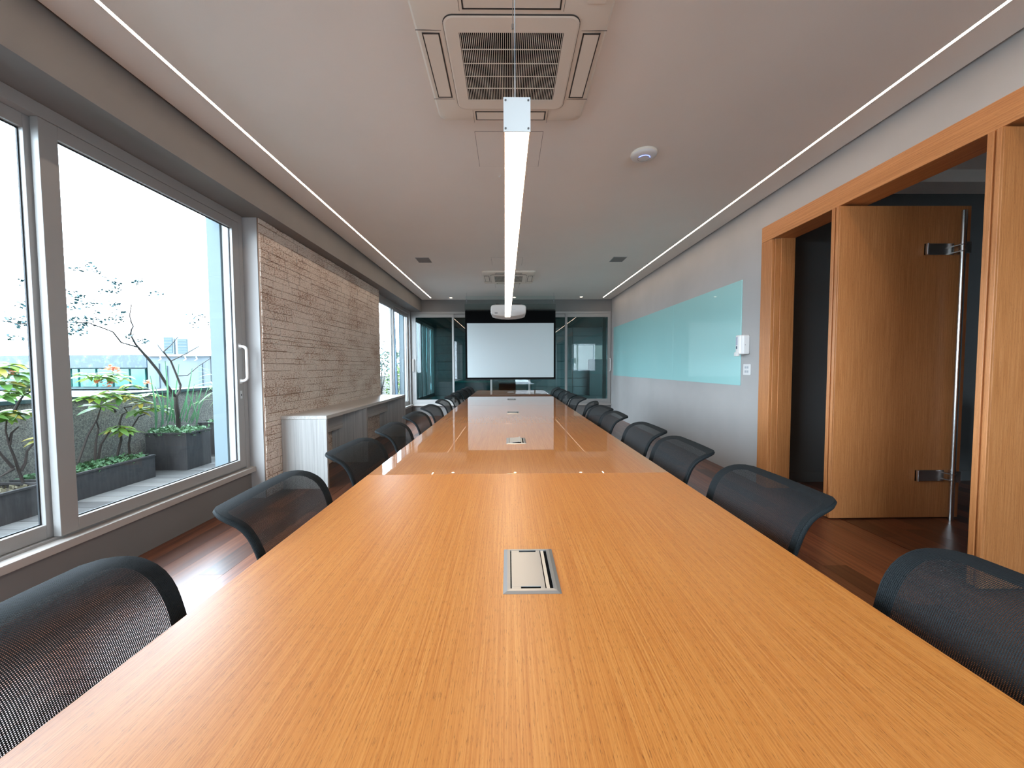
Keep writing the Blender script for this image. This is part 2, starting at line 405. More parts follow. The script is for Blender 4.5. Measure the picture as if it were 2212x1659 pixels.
bw = st(empty('added_window', (.15, YB, .28)), 'wide white framed window added in the unseen wall behind the camera for more daylight', 'window')  # added to let more daylight in; this wall is out of view
bf = ring(.3, 2.4, .9, 2.5, .37, 2.33, .98, 2.42, YB-.10, YB-.02, 'XZ')
for xx in (1.3,): bf.box(xx, xx+.07, YB-.10, YB-.02, .98, 2.42)
o = bf.build('window_frame', white_alu, bw); o.data.transform(Matrix.Translation((-.15, -YB, -.28)))
o = MB().box(.37, 2.33, YB-.07, YB-.066, .98, 2.42).build('glass_pane', clear_glass, bw); o.data.transform(Matrix.Translation((-.15, -YB, -.28)))
bd_ = MB().box(-8, 8, -12, YB-.12, -.2, 0).build('floor', paint('back_terrace_floor', (.12, .12, .115))); st(bd_, 'grey terrace paving behind the camera window', 'floor')

# ------------------------------------------------------------------ enclosed terrace seen through the far window
tr = MB(); tr.box(-2.6, 4.6, YF+.12, 12.3, .20, .30); tr = tr.build('floor', paint('terrace_floor', (.09, .12, .12))); st(tr, 'grey terrace floor beyond the far window', 'floor')
tcl = MB(); tcl.box(-2.45, 4.6, YF+.12, 12.4, 2.44, 2.55); tcl = tcl.build('ceiling', paint('terrace_ceiling', (.07, .13, .12))); st(tcl, 'dark green ceiling of the terrace beyond the far window', 'ceiling')
tw = MB(); tw.box(-2.35, 2.05, 12.2, 12.3, .3, 2.44); tw.box(3.15, 4.6, 12.2, 12.3, .3, 2.44); tw.box(2.05, 3.15, 12.2, 12.3, .3, 1.08); tw.box(2.05, 3.15, 12.2, 12.3, 1.9, 2.44)
tw.box(4.55, 4.6, YF+.12, 12.2, .3, 2.44)
tw = tw.build('wall_terrace', side_paint); st(tw, 'terrace wall of stacked horizontal slabs beyond the far window', 'wall')
slab_m = paint('grey_slab', (.19, .205, .21), .15, .8)
for k in range(8):
    z0 = .30+k*.2665
    for a, b in ((-2.33, -.9), (-.9, .6), (.6, 2.04)):
        MB().box(a+.004, b-.004, 12.175, 12.20, z0+.006, z0+.2605).build('slab', slab_m, tw, bevel=.004)
    if not (1.0 < z0+.13 < 1.95):
        MB().box(2.05, 3.9, 12.175, 12.20, z0+.006, z0+.2605).build('slab', slab_m, tw, bevel=.004)
ow = st(empty('reflection_opening', (2.6, 12.2, 1.08)), 'pale opening in the slab wall standing in for a window reflected in the far glass', 'window')  # opening added to imitate a window reflection in the far glass
o = ring(2.05, 3.15, 1.08, 1.9, 2.09, 3.11, 1.11, 1.87, 12.2, 12.26, 'XZ').box(2.70, 2.73, 12.2, 12.26, 1.08, 1.9).build('window_frame', greyp, ow); o.data.transform(Matrix.Translation((-2.6, -12.2, -1.08)))
o = MB().box(2.09, 3.11, 12.22, 12.225, 1.11, 1.87).build('glass_pane', glassmat('smoked_glass', (.22, .20, .19), 1), ow); o.data.transform(Matrix.Translation((-2.6, -12.2, -1.08)))
bk = MB().box(2.52, 3.6, 11.9, 12.15, .3, 1.42).build('reflection_block', mat('dark_teal_box', (.015, .05, .05), .5), bevel=.01); tag(bk, 'dark teal block standing in for the dark part of the window reflected in the far glass', 'box')  # block added for the dark corner of the imitated reflection
dim_glass = glassmat('dim_grey_glass', (.38, .48, .50), 1)
sw = st(empty('window_5', (-2.35, 10.8, .3)), 'terrace side window of tall narrow white framed panes', 'window')
sf = MB()
for yy in (9.62, 9.95, 10.45, 10.95, 11.5, 12.1): sf.box(-2.42, -2.33, yy, yy+.07, .3, 2.44)
sf.box(-2.42, -2.33, 9.6, 12.2, 2.36, 2.44); sf.box(-2.42, -2.33, 9.6, 12.2, .3, .40)
o = sf.build('window_frame', white_alu, sw); o.data.transform(Matrix.Translation((2.35, -10.8, -.3)))
for a, b in ((9.69, 9.95), (10.02, 10.45), (10.52, 10.95), (11.02, 11.5), (11.57, 12.1)):
    o = MB().box(-2.38, -2.375, a, b, .4, 2.36).build('glass_pane', dim_glass, sw); o.data.transform(Matrix.Translation((2.35, -10.8, -.3)))
cab = empty('low_cabinet', (-.95, 11.0, .3)); tag(cab, 'low grey cabinet with teal top beyond the far glass, left of the screen', 'cabinet')
MB().box(-.55, .45, -.25, .25, 0, .47).build('body', paint('cabinet_grey', (.16, .18, .20)), cab, bevel=.004)
MB().box(-.57, .47, -.27, .27, .47, .50).build('top', mat('teal_top', (.05, .30, .26), .3), cab, bevel=.003)
MB().box(-.045, -.055, -.252, -.26, .05, .42).build('door_gap', darkgap, cab)
dk = empty('outdoor_table', (.18, 10.6, .3)); tag(dk, 'slim glass topped table with white legs under the projection screen, beyond the far glass', 'table')
MB().box(-.45, .45, -.3, .3, .50, .52).build('table_top', mat('pale_glass_top', (.45, .55, .54), .15), dk, bevel=.003)
for sx in (-1, 1):
    for sy in (-1, 1): MB().box(sx*.41-.02, sx*.41+.02, sy*.26-.02, sy*.26+.02, 0, .5).build('leg', white_alu, dk)
mo = empty('monitor', (.0, 10.15, .3)); tag(mo, 'black display on a stand behind the table end, beyond the far glass', 'monitor')
MB().box(-.25, .2, -.02, .02, .28, .47).build('screen', mat('black_screen', (.01, .012, .03), .1), mo, bevel=.006)
MB().box(-.05, .0, .0, .03, .0, .30).build('stand', black, mo); MB().box(-.15, .1, -.08, .1, 0, .015).build('base', black, mo, bevel=.004)

# ------------------------------------------------------------------ door frame, leaves, side room
dfm = st(empty('door_1', (XR, 3.7, 0)), 'light brown wooden door frame of the wide pivot door opening', 'door frame')
def DB(mb, nm, m, bevel=.003):
    o = mb.build(nm, m, dfm, bevel=bevel); o.data.transform(Matrix.Translation((-XR, -3.7, 0))); return o
DB(MB().box(2.53, 2.555, 3.706, 3.862, 0, 2.41), 'jamb_casing', door_wood)
DB(MB().box(2.53, 2.555, -1.0, 3.862, 2.412, 2.562), 'head_casing', door_wood_h)
DB(MB().box(2.556, 2.61, 3.700, 3.73, 0, 2.412), 'jamb_lining', door_wood)
DB(MB().box(2.61, 2.745, 3.692, 3.73, 0, 2.414), 'jamb_stop', door_wood)
DB(MB().box(2.556, 2.745, -1.0, 3.70, 2.414, 2.44), 'head_lining', door_wood_h)
def leaf(name, label, y, bar):
    t = st(empty(name, (3.0, y, 0)), label, 'door')
    b = MB().box(-.495, .51, -.030, .030, .008, 2.40).build('leaf_panel', door_wood, t, bevel=.004)
    MB().box(-.506, -.4945, -.030, -.010, .010, 2.398).build('edge_strip', door_wood, t, bevel=.002)
    MB().box(-.506, -.4945, .002, .030, .010, 2.398).build('edge_strip', door_wood, t, bevel=.002)
    MB().lathe([(.012, 0), (.012, .010)], (.0, 0, 0), 12).build('pivot_pin', steel, t)
    if bar:
        h = MB().tube([(.392, -.085, .004), (.392, -.085, 2.345)], .0165, 16).build('pull_bar', steel, t, smooth=True)
        for z0 in (2.03, .30):
            MB().box(.155, .37, -.045, -.033, z0, z0+.085).box(.155, .168, -.060, -.033, z0, z0+.085).build('bracket', steel, h, bevel=.002)
            MB().box(.37, .385, -.10, -.033, z0+.012, z0+.02).box(.37, .385, -.10, -.033, z0+.06, z0+.068).box(.412, .45, -.09, -.033, z0, z0+.085).build('clamp', steel, h, bevel=.001)
            MB().lathe([(.0205, 0), (.0205, .008)], (.392, -.085, z0+.012), 16).lathe([(.0205, 0), (.0205, .008)], (.392, -.085, z0+.06), 16).build('clamp_ring', steel, h)
    return t
leaf('door_2', 'wooden pivot door leaf standing open, with a tall steel pull bar', 2.957, True)
leaf('door_3', 'wooden pivot door leaf standing open at the right edge of the photo', 1.997, False)
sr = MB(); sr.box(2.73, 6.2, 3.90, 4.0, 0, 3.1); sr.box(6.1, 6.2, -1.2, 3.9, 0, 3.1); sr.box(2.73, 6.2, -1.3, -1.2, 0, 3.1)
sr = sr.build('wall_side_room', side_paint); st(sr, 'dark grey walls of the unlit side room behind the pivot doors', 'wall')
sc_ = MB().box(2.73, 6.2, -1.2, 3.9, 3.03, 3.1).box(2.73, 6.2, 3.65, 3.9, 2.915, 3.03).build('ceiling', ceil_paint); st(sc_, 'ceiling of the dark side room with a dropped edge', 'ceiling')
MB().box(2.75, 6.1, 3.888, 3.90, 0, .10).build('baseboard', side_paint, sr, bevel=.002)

# ------------------------------------------------------------------ conference table
tb = empty('conference_table', (.0436, 3.79, 0)); tag(tb, 'very long wooden boardroom table with orange-brown veneer running down the room', 'table')
TX0, TX1 = -.5915-.0436, .6787-.0436
cuts = [.10, 1.603, 3.041, 4.472, 5.93, 7.41]
for i in range(5):
    a, b = cuts[i]-3.79, cuts[i+1]-3.79
    m = table_wood if i == 0 else table_gloss
    if i == 4: poly = [(TX0, a+.0012), (TX1, a+.0012), (TX1, b-.10), (TX1-.035, b), (TX0+.035, b), (TX0, b-.10)]
    else: poly = [(TX0, a+.0012), (TX1, a+.0012), (TX1, b-.0012), (TX0, b-.0012)]
    o = MB().prism(poly, .722, .75).build('tabletop_section', m, tb, bevel=.0015, seg=2)
    tag(o, 'satin nearest section of the tabletop' if i == 0 else None)
    MB().box(TX0+.12, TX1-.12, a+.03, a+.07, 0, .722).build('leg', table_wood, tb, bevel=.002)
MB().box(TX0+.12, TX1-.12, 3.50, 3.54, 0, .722).build('leg', table_wood, tb, bevel=.002)
MB().box(-.012, .012, -3.6, 3.5, .45, .70).build('spine_beam', table_wood, tb)
boxm = mat('satin_aluminium_box', (.36, .36, .355), .42, .85)
for i, yc in enumerate((.836, 2.322, 3.772, 5.34, 6.83)):
    bx = empty('cable_box', (.046-.0436, yc-3.79, .75)); bx.parent = tb
    hw, hl = .0585, .0935
    f = MB(); n0 = len(f.v)
    outer = [(-hw, -hl), (hw, -hl), (hw, hl), (-hw, hl)]; mid = [(-hw+.008, -hl+.006), (hw-.008, -hl+.006), (hw-.008, hl-.006), (-hw+.008, hl-.006)]
    inn = [(-hw+.015, -hl+.013), (hw-.015, -hl+.013), (hw-.015, hl-.013), (-hw+.015, hl-.013)]
    for P_, z_ in ((outer, .0003), (mid, .0035), (inn, .0042), (inn, .0005)): f.v += [(x, y, z_) for x, y in P_]
    for r in range(3):
        for k in range(4): f.f.append((r*4+k, r*4+(k+1)%4, r*4+4+(k+1)%4, r*4+4+k))
    f.build('bezel', boxm, bx)
    MB().box(-hw+.0145, hw-.0145, -hl+.0125, hl-.0125, .0002, .0012).build('well', darkgap, bx)
    tilt = .10 if i == 1 else 0
    lid = MB(); sl = .022
    lid.box(-hw+.0175, hw-.031, -hl+.021, hl-.021, .0018, .0040)
    lid.box(-hw+.0175, -sl, -hl+.0135, -hl+.021, .0018, .0040); lid.box(sl+.004-.008, hw-.031, -hl+.0135, -hl+.021, .0018, .0040)
    lid.box(-hw+.0175, -sl, hl-.021, hl-.0135, .0018, .0040); lid.box(sl+.004-.008, hw-.031, hl-.021, hl-.0135, .0018, .0040)
    lo = lid.build('lid', boxm, bx, bevel=.0004)
    if tilt: lo.rotation_euler[1] = -tilt; lo.location[2] = .005
    MB().box(hw-.029, hw-.022, -hl+.0135, hl-.0135, .0015, .0032).build('hinge_strip', alu, bx)

# ------------------------------------------------------------------ chairs
prof = [(.190, .455), (.184, .52), (.188, .58), (.199, .65), (.216, .714), (.233, .762), (.257, .796), (.292, .817), (.328, .828), (.357, .830)]
plen = [0]
for i in range(1, len(prof)): plen.append(plen[-1] + math.dist(prof[i-1], prof[i]))
LT = plen[-1]
def pc(b):
    b = max(0, min(LT, b))
    for i in range(1, len(prof)):
        if b <= plen[i]+1e-9:
            t = (b-plen[i-1])/(plen[i]-plen[i-1])
            p0 = prof[max(i-2, 0)]; p1 = prof[i-1]; p2 = prof[i]; p3 = prof[min(i+1, len(prof)-1)]
            return tuple(.5*((2*p1[k]) + (-p0[k]+p2[k])*t + (2*p0[k]-5*p1[k]+4*p2[k]-p3[k])*t*t + (-p0[k]+3*p1[k]-3*p2[k]+p3[k])*t**3) for k in (0, 1))
    return prof[-1]
def surf(a, b):
    x, z = pc(b); return Vector((x - .18*a*a, a, z))
def snorm(a, b):
    e = .004; u = surf(a+e, b)-surf(a-e, b); v = surf(a, min(b+e, LT))-surf(a, max(b-e, 0)); return v.cross(u).normalized()
def halfw(b):
    t = b/LT; return .196 + .026*math.sin(min(t*1.25, 1)*PI/2)
def outline(n=16):
    rt, rb = .075, .06; pts = []
    for k in range(9): a = k/8*(PI/2); pts.append((rb*math.sin(a) - rb + halfw(0)-0, rb*(1-math.cos(a))))
    for k in range(1, n): b = rb + (LT-rt-rb)*k/n; pts.append((halfw(b), b))
    for k in range(11): a = k/10*(PI/2); pts.append((halfw(LT-rt) - rt*(1-math.cos(a)), LT-rt + rt*math.sin(a)))
    for k in range(1, 8): pts.append((-pts[-1][0] if False else (halfw(LT-rt)-rt)*(1-2*k/8), LT))
    left = [(-x, b) for x, b in reversed([p for p in pts[:9+n-1+11]])]
    pts = pts + left
    for k in range(1, 6): w_ = halfw(0)-rb; pts.append((-w_+2*w_*k/6, 0))
    return pts
def make_chair(name):
    root = empty(name, (0, 0, 0))
    ol = outline(); N = len(ol)
    # rim
    v, f, uv = [], [], []
    cs = [(-.001, -.002), (.002, .0028), (.010, .0035), (.026, .0015), (.031, -.002), (.026, -.008), (.013, -.0125), (.002, -.009)]
    K = len(cs); acc = 0
    for i in range(N):
        p = Vector(ol[i]); t = (Vector(ol[(i+1)%N]) - Vector(ol[i-1])).normalized(); nin = Vector((-t.y, t.x))
        if i: acc += math.dist(ol[i], ol[i-1])
        for o_, th in cs:
            q = p + nin*o_; v.append(tuple(surf(q.x, max(0, min(LT, q.y))) + snorm(q.x, q.y)*th)); uv.append((acc, o_+th))
    for i in range(N):
        for k in range(K): f.append((i*K+k, ((i+1)%N)*K+k, ((i+1)%N)*K+(k+1)%K, i*K+(k+1)%K))
    me = bpy.data.meshes.new('backrest_frame'); me.from_pydata(v, [], f); me.materials.append(rim_m)
    ul = me.uv_layers.new()
    for l in me.loops: ul.data[l.index].uv = uv[l.vertex_index]
    me.polygons.foreach_set('use_smooth', [True]*len(f)); me.update()
    o = bpy.data.objects.new('backrest_frame', me); C.objects.link(o); o.parent = root
    # net panel
    v, f, uv = [], [], []; R_, Q = 34, 18
    for r in range(R_+1):
        b = .004 + (LT-.008)*r/R_; rt, rb = .075, .06; hw = halfw(min(b, LT-rt))
        if b > LT-rt: hw = halfw(LT-rt) - rt*(1-math.sqrt(max(0, 1-((b-LT+rt)/rt)**2)))
        if b < rb: hw = halfw(0) - rb*(1-math.sqrt(max(0, 1-((rb-b)/rb)**2)))
        hw -= .004
        for c in range(Q+1):
            a = -hw+2*hw*c/Q; v.append(tuple(surf(a, b) + snorm(a, b)*.0042)); uv.append((a+.5, b))
    for r in range(R_):
        for c in range(Q): i = r*(Q+1)+c; f.append((i, i+1, i+Q+2, i+Q+1))
    me = bpy.data.meshes.new('mesh_panel'); me.from_pydata(v, [], f); me.materials.append(net_m)
    ul = me.uv_layers.new()
    for l in me.loops: ul.data[l.index].uv = uv[l.vertex_index]
    me.polygons.foreach_set('use_smooth', [True]*len(f)); me.update()
    o = bpy.data.objects.new('mesh_panel', me); C.objects.link(o); o.parent = root
    # support, seat, base
    MB().tube([(.02, 0, .40), (.14, 0, .395), (.205, 0, .43), (.218, 0, .52), (.215, 0, .60)], [.02, .02, .018, .016, .012], 8).box(.192, .212, -.12, .12, .545, .585).build('back_support', black, root, smooth=True)
    sp = rrect(-.25, .19, -.225, .225, .07, 5)
    MB().prism(sp, .435, .49).build('seat', rim_m, root, bevel=.018, seg=3)
    MB().box(-.09, .09, -.08, .08, .385, .433).build('seat_mechanism', black, root, bevel=.008)
    MB().lathe([(.03, .10), (.03, .24), (.016, .245), (.016, .39)], n=14).build('gas_column', black, root, smooth=True)
    MB().lathe([(.045, .07), (.045, .12), (.03, .13)], n=14).build('hub', black, root, smooth=True)
    lg = MB().tube([(.03, 0, .10), (.20, 0, .075)], [.02, .012], 6).mesh('base_leg', black, True)
    cs_ = MB().tube([(.20, -.022, .028), (.20, .022, .028)], .028, 12).tube([(.20, 0, .05), (.20, 0, .08)], .007, 6).mesh('caster', black, True)
    for k in range(5):
        inst('base_leg', lg, root, rot=(0, 0, k*2*PI/5)); inst('caster', cs_, root, rot=(0, 0, k*2*PI/5))
    return root
def copy_tree(o, parent=None):
    c = o.copy(); C.objects.link(c); c.parent = parent
    for ch in list(o.children): copy_tree(ch, c)
    return c
chair = make_chair('office_chair')
ords = ['first', 'second', 'third', 'fourth', 'fifth', 'sixth', 'seventh', 'eighth', 'ninth', 'tenth', 'eleventh', 'twelfth']
RY = [.535, 1.205, 1.82, 2.335, 3.0, 3.46, 3.985, 4.58, 5.15, 5.65, 6.15, 6.68]
LY = [.56, 1.19, 1.81, 2.415, 3.03, 3.635, 4.27, 4.86, 5.42, 6.02, 6.58, 7.12]
first = True
for side, ys in (('right', RY), ('left', LY)):
    for i, y in enumerate(ys):
        c = chair if first else copy_tree(chair); first = False
        rz = random.uniform(-.05, .05)
        if side == 'right' and i == 6: rz = -.2
        bx_ = .03 if abs(rz) > .1 else 0
        dx = random.uniform(-.006, .006)
        if side == 'right': c.location = (.548+dx+bx_, y, 0); c.rotation_euler[2] = rz
        else: c.location = (-.438+dx, y, 0); c.rotation_euler[2] = PI+rz
        where = 'the door side of the table' if side == 'right' else 'the window side of the table'
        extra = {0: ', nearest the camera', 11: ', farthest from the camera'}.get(i, '')
        tag(c, f'black mesh-back office chair, {ords[i]} along {where}{extra}', 'chair', f'mesh chairs along {where}')
# chair in the side room
sch = empty('side_chair', (4.33, 3.35, 0), .3); tag(sch, 'black chair with thin chrome legs in the dark side room behind the door', 'chair')
MB().prism(rrect(-.21, .21, .40, .92, .12, 6), -.015, .015, 'XZ').build('backrest', rim_m, sch, bevel=.01)
MB().prism(rrect(-.22, .22, -.42, .0, .08, 5), .44, .48).build('seat', rim_m, sch, bevel=.01)
for sx in (-1, 1):
    for yy in (-.38, -.03): MB().tube([(sx*.18, yy, .44), (sx*.21, yy-.01, .002)], .009, 8).build('leg', steel, sch, smooth=True)

# ------------------------------------------------------------------ sideboard
sb = empty('sideboard', (-2.012, 5.24, 0)); tag(sb, 'pale laminate open console table standing against the brick panel', 'console')
hw, y0, y1 = .2205, 3.784-5.24, 6.69-5.24
MB().box(-hw, hw+.002, y0, y1, .694, .728).build('top', oak_white_h, sb, bevel=.001)
MB().box(-hw, hw, y0, y0+.03, 0, .692).build('end_panel', oak_white, sb, bevel=.001)
MB().box(-hw, hw, y1-.03, y1, 0, .692).build('end_panel', oak_white, sb, bevel=.001)
MB().box(-hw, hw-.002, 4.86-5.24, 4.89-5.24, 0, .692).build('partition', oak_white, sb, bevel=.001)
MB().box(-.10, -.082, y0+.031, 4.859-5.24, .45, .692).build('modesty_panel', oak_white_h, sb)
MB().box(-.10, -.082, 4.891-5.24, y1-.031, .45, .692).build('modesty_panel', oak_white_h, sb)

# ------------------------------------------------------------------ pendant lamp
pd = empty('pendant_lamp', (.0265, 1.03, 1.811), math.atan2(.0295, 3.72)); tag(pd, 'long slim aluminium linear pendant lamp hanging over the table', 'lamp')
PL = 3.72; hw = .035; HH = .087
b = MB(); b.box(-hw, -hw+.003, .002, PL, .0, HH); b.box(hw-.003, hw, .002, PL, .0, HH); b.box(-hw+.003, hw-.003, .002, PL, HH-.004, HH)
b.build('housing', mat('satin_white_aluminium', (.70, .69, .67), .35, .3), pd)
MB().box(-hw, hw, -.0015, .0015, 0, HH).build('end_cap', mat('cap_aluminium', (.66, .67, .66), .4, .35), pd)
MB().box(-hw, hw, PL, PL+.003, 0, HH).build('end_cap', alu, pd)
MB().box(-hw+.0035, hw-.0035, .003, PL-.001, .002, .006).build('diffuser', pend_e, pd)
for sx in (-1, 1):
    for zz in (.008, .079):
        MB().tube([(sx*(hw-.0055), -.0035, zz), (sx*(hw-.0055), -.001, zz)], .0026, 10).build('screw', mat('screw_dark', (.15, .15, .15), .4, .8) if sx < 0 and zz < .01 else bpy.data.materials['screw_dark'], pd, smooth=False)
for yy in (.05, PL-.15):
    MB().tube([(-.009, yy, HH), (-.009, yy, 1.029)], .0011, 6).tube([(-.009, yy, HH), (-.009, yy, .115)], .004, 8).tube([(-.009, yy, .30), (-.009, yy, .312)], .0035, 8).build('suspension_cable', steel, pd)
MB().tube([(-.003, .06, HH), (-.003, .06, 1.029)], .0014, 6).build('power_cord', greyp, pd)

# ------------------------------------------------------------------ ceiling fittings
for x0, x1, lab in ((-1.832, -1.812, 'left'), (2.258, 2.278, 'right')):
    t = empty('led_strip', ((x0+x1)/2, 4.0, ZC)); tag(t, f'long recessed linear ceiling light on the {"window" if lab=="left" else "door"} side', 'light', 'linear ceiling lights')
    MB().box(-.011, -.0095, -5.5, 5.2, -.0015, .0).box(.0095, .011, -5.5, 5.2, -.0015, 0).build('channel', whitep, t)
    MB().box(-.0095, .0095, -5.5, 5.2, -.0012, -.0002).build('diffuser', strip_e, t)
def cassette(x, y, label):
    t = empty('ceiling_air_conditioner', (x, y, ZC)); tag(t, label, 'air conditioner', 'cassette air conditioners in the ceiling')
    W = .462
    v = MB(); n = 28; rings = [(W, 0, .05), (W, -.012, .05), (W-.012, -.026, .045), (W-.045, -.034, .04), (.335, -.036, .055)]
    idx = []
    for (hw_, z_, r_) in rings:
        p = rrect(-hw_, hw_, -hw_, hw_, r_, 6); idx.append(len(v.v)); v.v += [(a, b_, z_) for a, b_ in p]
    n = 28
    for r in range(len(rings)-1):
        for k in range(n): v.f.append((idx[r]+k, idx[r]+(k+1)%n, idx[r+1]+(k+1)%n, idx[r+1]+k))
    v.f.append(tuple(idx[-1]+k for k in range(n)))
    v.build('fascia', cream, t, smooth=True)
    for k in range(4):     # corner seams and outlet flaps
        fl_ = MB(); fl_.box(-.215, .215, .352, .425, -.0375, -.0345)
        e = MB(); e.box(-.222, .222, .345, .352, -.0378, -.0345); e.box(-.222, .222, .425, .43, -.0378, -.0345); e.box(-.222, -.215, .345, .43, -.0378, -.0345); e.box(.215, .222, .345, .43, -.0378, -.0345)
        a = fl_.build('air_flap', cream, t, bevel=.004); a.rotation_euler[2] = k*PI/2
        a = e.build('outlet_slot', mat('slot_shadow', (.05, .045, .04), .8) if 'slot_shadow' not in bpy.data.materials else bpy.data.materials['slot_shadow'], t); a.rotation_euler[2] = k*PI/2
        a = MB().box(-.2365, -.235, .335, .458, -.0362, -.034).box(.235, .2365, .335, .458, -.0362, -.034).build('seam', bpy.data.materials['slot_shadow'], t); a.rotation_euler[2] = k*PI/2
    MB().prism(rrect(-.322, .322, -.322, .322, .05, 6), -.0395, -.030).build('centre_panel_gap', bpy.data.materials['slot_shadow'], t)
    o = MB(); p1 = rrect(-.3195, .3195, -.3195, .3195, .048, 6); p2 = rrect(-.2, .2, -.2, .2, .002, 6)
    p2 = [(max(-.252, min(.252, a*1.26)), max(-.232, min(.232, b_*1.16))) for a, b_ in p2]
    o.v += [(a, b_, -.041) for a, b_ in p1] + [(a, b_, -.0435) for a, b_ in [(q[0]*.975, q[1]*.975) for q in p1]] + [(a, b_, -.0435) for a, b_ in p2] + [(a, b_, -.0405) for a, b_ in p2]
    for r in range(3):
        for k in range(n): o.f.append((r*n+k, r*n+(k+1)%n, r*n+n+(k+1)%n, r*n+n+k))
    o.build('intake_panel', cream, t)
    MB().box(-.25, .25, -.23, .23, -.0402, -.0396).build('filter', darkgap, t)
    sl = MB().box(-.0016, .0016, -.231, .231, -.0435, -.0403).mesh('slat', cream)
    for k in range(53): inst('slat', sl, t, (-.247+.0095*k, 0, 0))
    for yy in (-.135, -.045, .045, .135): MB().box(-.25, .25, yy-.0022, yy+.0022, -.0442, -.0425).build('crossbar', cream, t)
    pl = MB().prism(rrect(.335, .415, -.43, -.375, .005, 3), -.0375, -.034).build('sensor_plate', cream, t)
    return t
cassette(.024, 2.145, 'large cream cassette air conditioner in the ceiling above the near end of the pendant lamp')
cassette(.016, 7.1, 'smaller-looking distant cassette air conditioner in the ceiling near the far wall')
for (x0, x1, y0, y1, lab) in ((-.225, .255, 2.757, 3.23, 'square access hatch in the ceiling just beyond the near air conditioner'), (-.247, .227, 5.845, 6.29, 'square access hatch in the ceiling before the distant air conditioner'), (-.25, .23, 7.66, 8.07, 'square access hatch in the ceiling beyond the distant air conditioner')):
    t = empty('ceiling_hatch', ((x0+x1)/2, (y0+y1)/2, ZC)); tag(t, lab, 'hatch', 'ceiling access hatches')
    a, b_ = (x1-x0)/2, (y1-y0)/2
    MB().box(-a, a, -b_, b_, -.0006, -.0001).build('gap', bpy.data.materials['slot_shadow'], t)
    MB().box(-a+.0025, a-.0025, -b_+.0025, b_-.0025, -.0016, -.0004).build('panel', ceil_paint, t)
for (x, y, lab) in ((-1.283, 5.98, 'square grey ceiling speaker on the window side'), (1.694, 5.96, 'square grey ceiling speaker on the door side')):
    t = empty('ceiling_speaker', (x, y, ZC)); tag(t, lab, 'speaker', 'square ceiling speakers')
    ring(-.102, .102, -.135, .135, -.096, .096, -.129, .129, -.004, 0, 'XY').build('frame', greyp, t)
    MB().box(-.096, .096, -.129, .129, -.003, -.0005).build('grille', speaker_m, t)
for (x, y, lab) in ((-1.342, 9.178, 'small recessed downlight near the far wall, leftmost'), (.155, 9.143, 'small recessed downlight near the far wall, middle one beside the pendant'), (1.729, 9.11, 'small recessed downlight near the far wall, rightmost')):
    t = empty('downlight', (x, y, ZC)); tag(t, lab, 'light', 'recessed downlights')
    MB().lathe([(.045, 0), (.045, -.004), (.034, -.006), (.034, -.001)], n=24).build('bezel', whitep, t, smooth=True)
    MB().lathe([(.0335, -.0015), (.0335, -.004)], n=24).build('bulb', spot_e, t)
ap = empty('wifi_access_point', (1.055, 3.03, ZC)); tag(ap, 'round white ceiling access point with a blue light ring', 'access point')
MB().lathe([(.097, 0), (.100, -.008), (.095, -.016)], n=40).build('base', cream, ap, smooth=True)
MB().lathe([(.096, -.017), (.094, -.022), (.082, -.030), (.05, -.037), (.02, -.039)], n=40).build('dome', whitep, ap, smooth=True)
MB().tube([(.045*math.cos(a), -.045*math.sin(a), -.0385) for a in [PI*(.1+.8*k/24) for k in range(25)]], .0022, 6).build('light_ring', blue_e, ap)
MB().tube([(.045*math.cos(a), -.045*math.sin(a), -.0382) for a in [PI*(.92+1.16*k/24) for k in range(25)]], .0012, 6).build('ring_groove', greyp, ap)
hk = MB().tube([(0, 0, 0), (0, 0, -.012), (-.010, -.002, -.022), (-.018, -.002, -.016)], .0022, 6).build('ceiling_hook', whitep, smooth=True); hk.location = (-.055, 3.36, ZC); tag(hk, 'tiny white hook screwed into the ceiling left of the pendant', 'hook')

# ------------------------------------------------------------------ whiteboard, dispenser, socket
gb = empty('glass_whiteboard', (XR, 6.71, 1.557)); tag(gb, 'wide pale teal glass whiteboard of three panels on the right wall', 'whiteboard')
gm = mat('back_painted_teal_glass', (.36, .66, .64), .5, coat=1, coatr=.004); bsdf(gm).inputs['Coat IOR'].default_value = 1.55
for a, b_ in ((4.18, 5.901), (5.904, 7.572), (7.575, 9.255)):
    MB().box(-.010, -.001, a-6.71, b_-6.71, -.572, .572).build('glass_panel', gm, gb, bevel=.0008)
ds = empty('soap_dispenser', (XR, 4.09, 1.42)); tag(ds, 'white soap dispenser mounted on the right wall beside the whiteboard', 'dispenser')
bd = MB()
pr = [(-.115, 0)]
poly = [(0, -.058), (0, .058), (-.065, .058), (-.095, .04), (-.105, .012), (-.105, -.012), (-.095, -.04), (-.065, -.058)]
bd.prism(poly, -.098, .105).build('body', whitep, ds, bevel=.012, seg=3)
MB().box(-.118, -.09, -.03, .03, -.118, -.075).build('push_lever', whitep, ds, bevel=.006)
MB().box(-.108, -.105, -.008, .008, -.04, -.012).build('level_window', mat('blue_window', (.08, .12, .18), .2), ds)
MB().box(-.1075, -.105, -.013, .013, .0, .085).build('printed_label', mat('pale_blue_label', (.42, .46, .55), .5), ds)
MB().lathe([(.004, 0), (.004, .003)], (0, 0, 0), 10).build('screw', greyp, ds).matrix_local = Matrix.Translation((-.05, -.0585, .0)) @ Matrix.Rotation(PI/2, 4, 'X')
so = empty('wall_socket', (XR, 4.067, 1.16)); tag(so, 'white double switch plate on the right wall below the dispenser', 'switch')
MB().prism(rrect(-.06, .06, -.058, .058, .006, 4), -.009, 0, 'YZ').build('plate', whitep, so, bevel=.002)
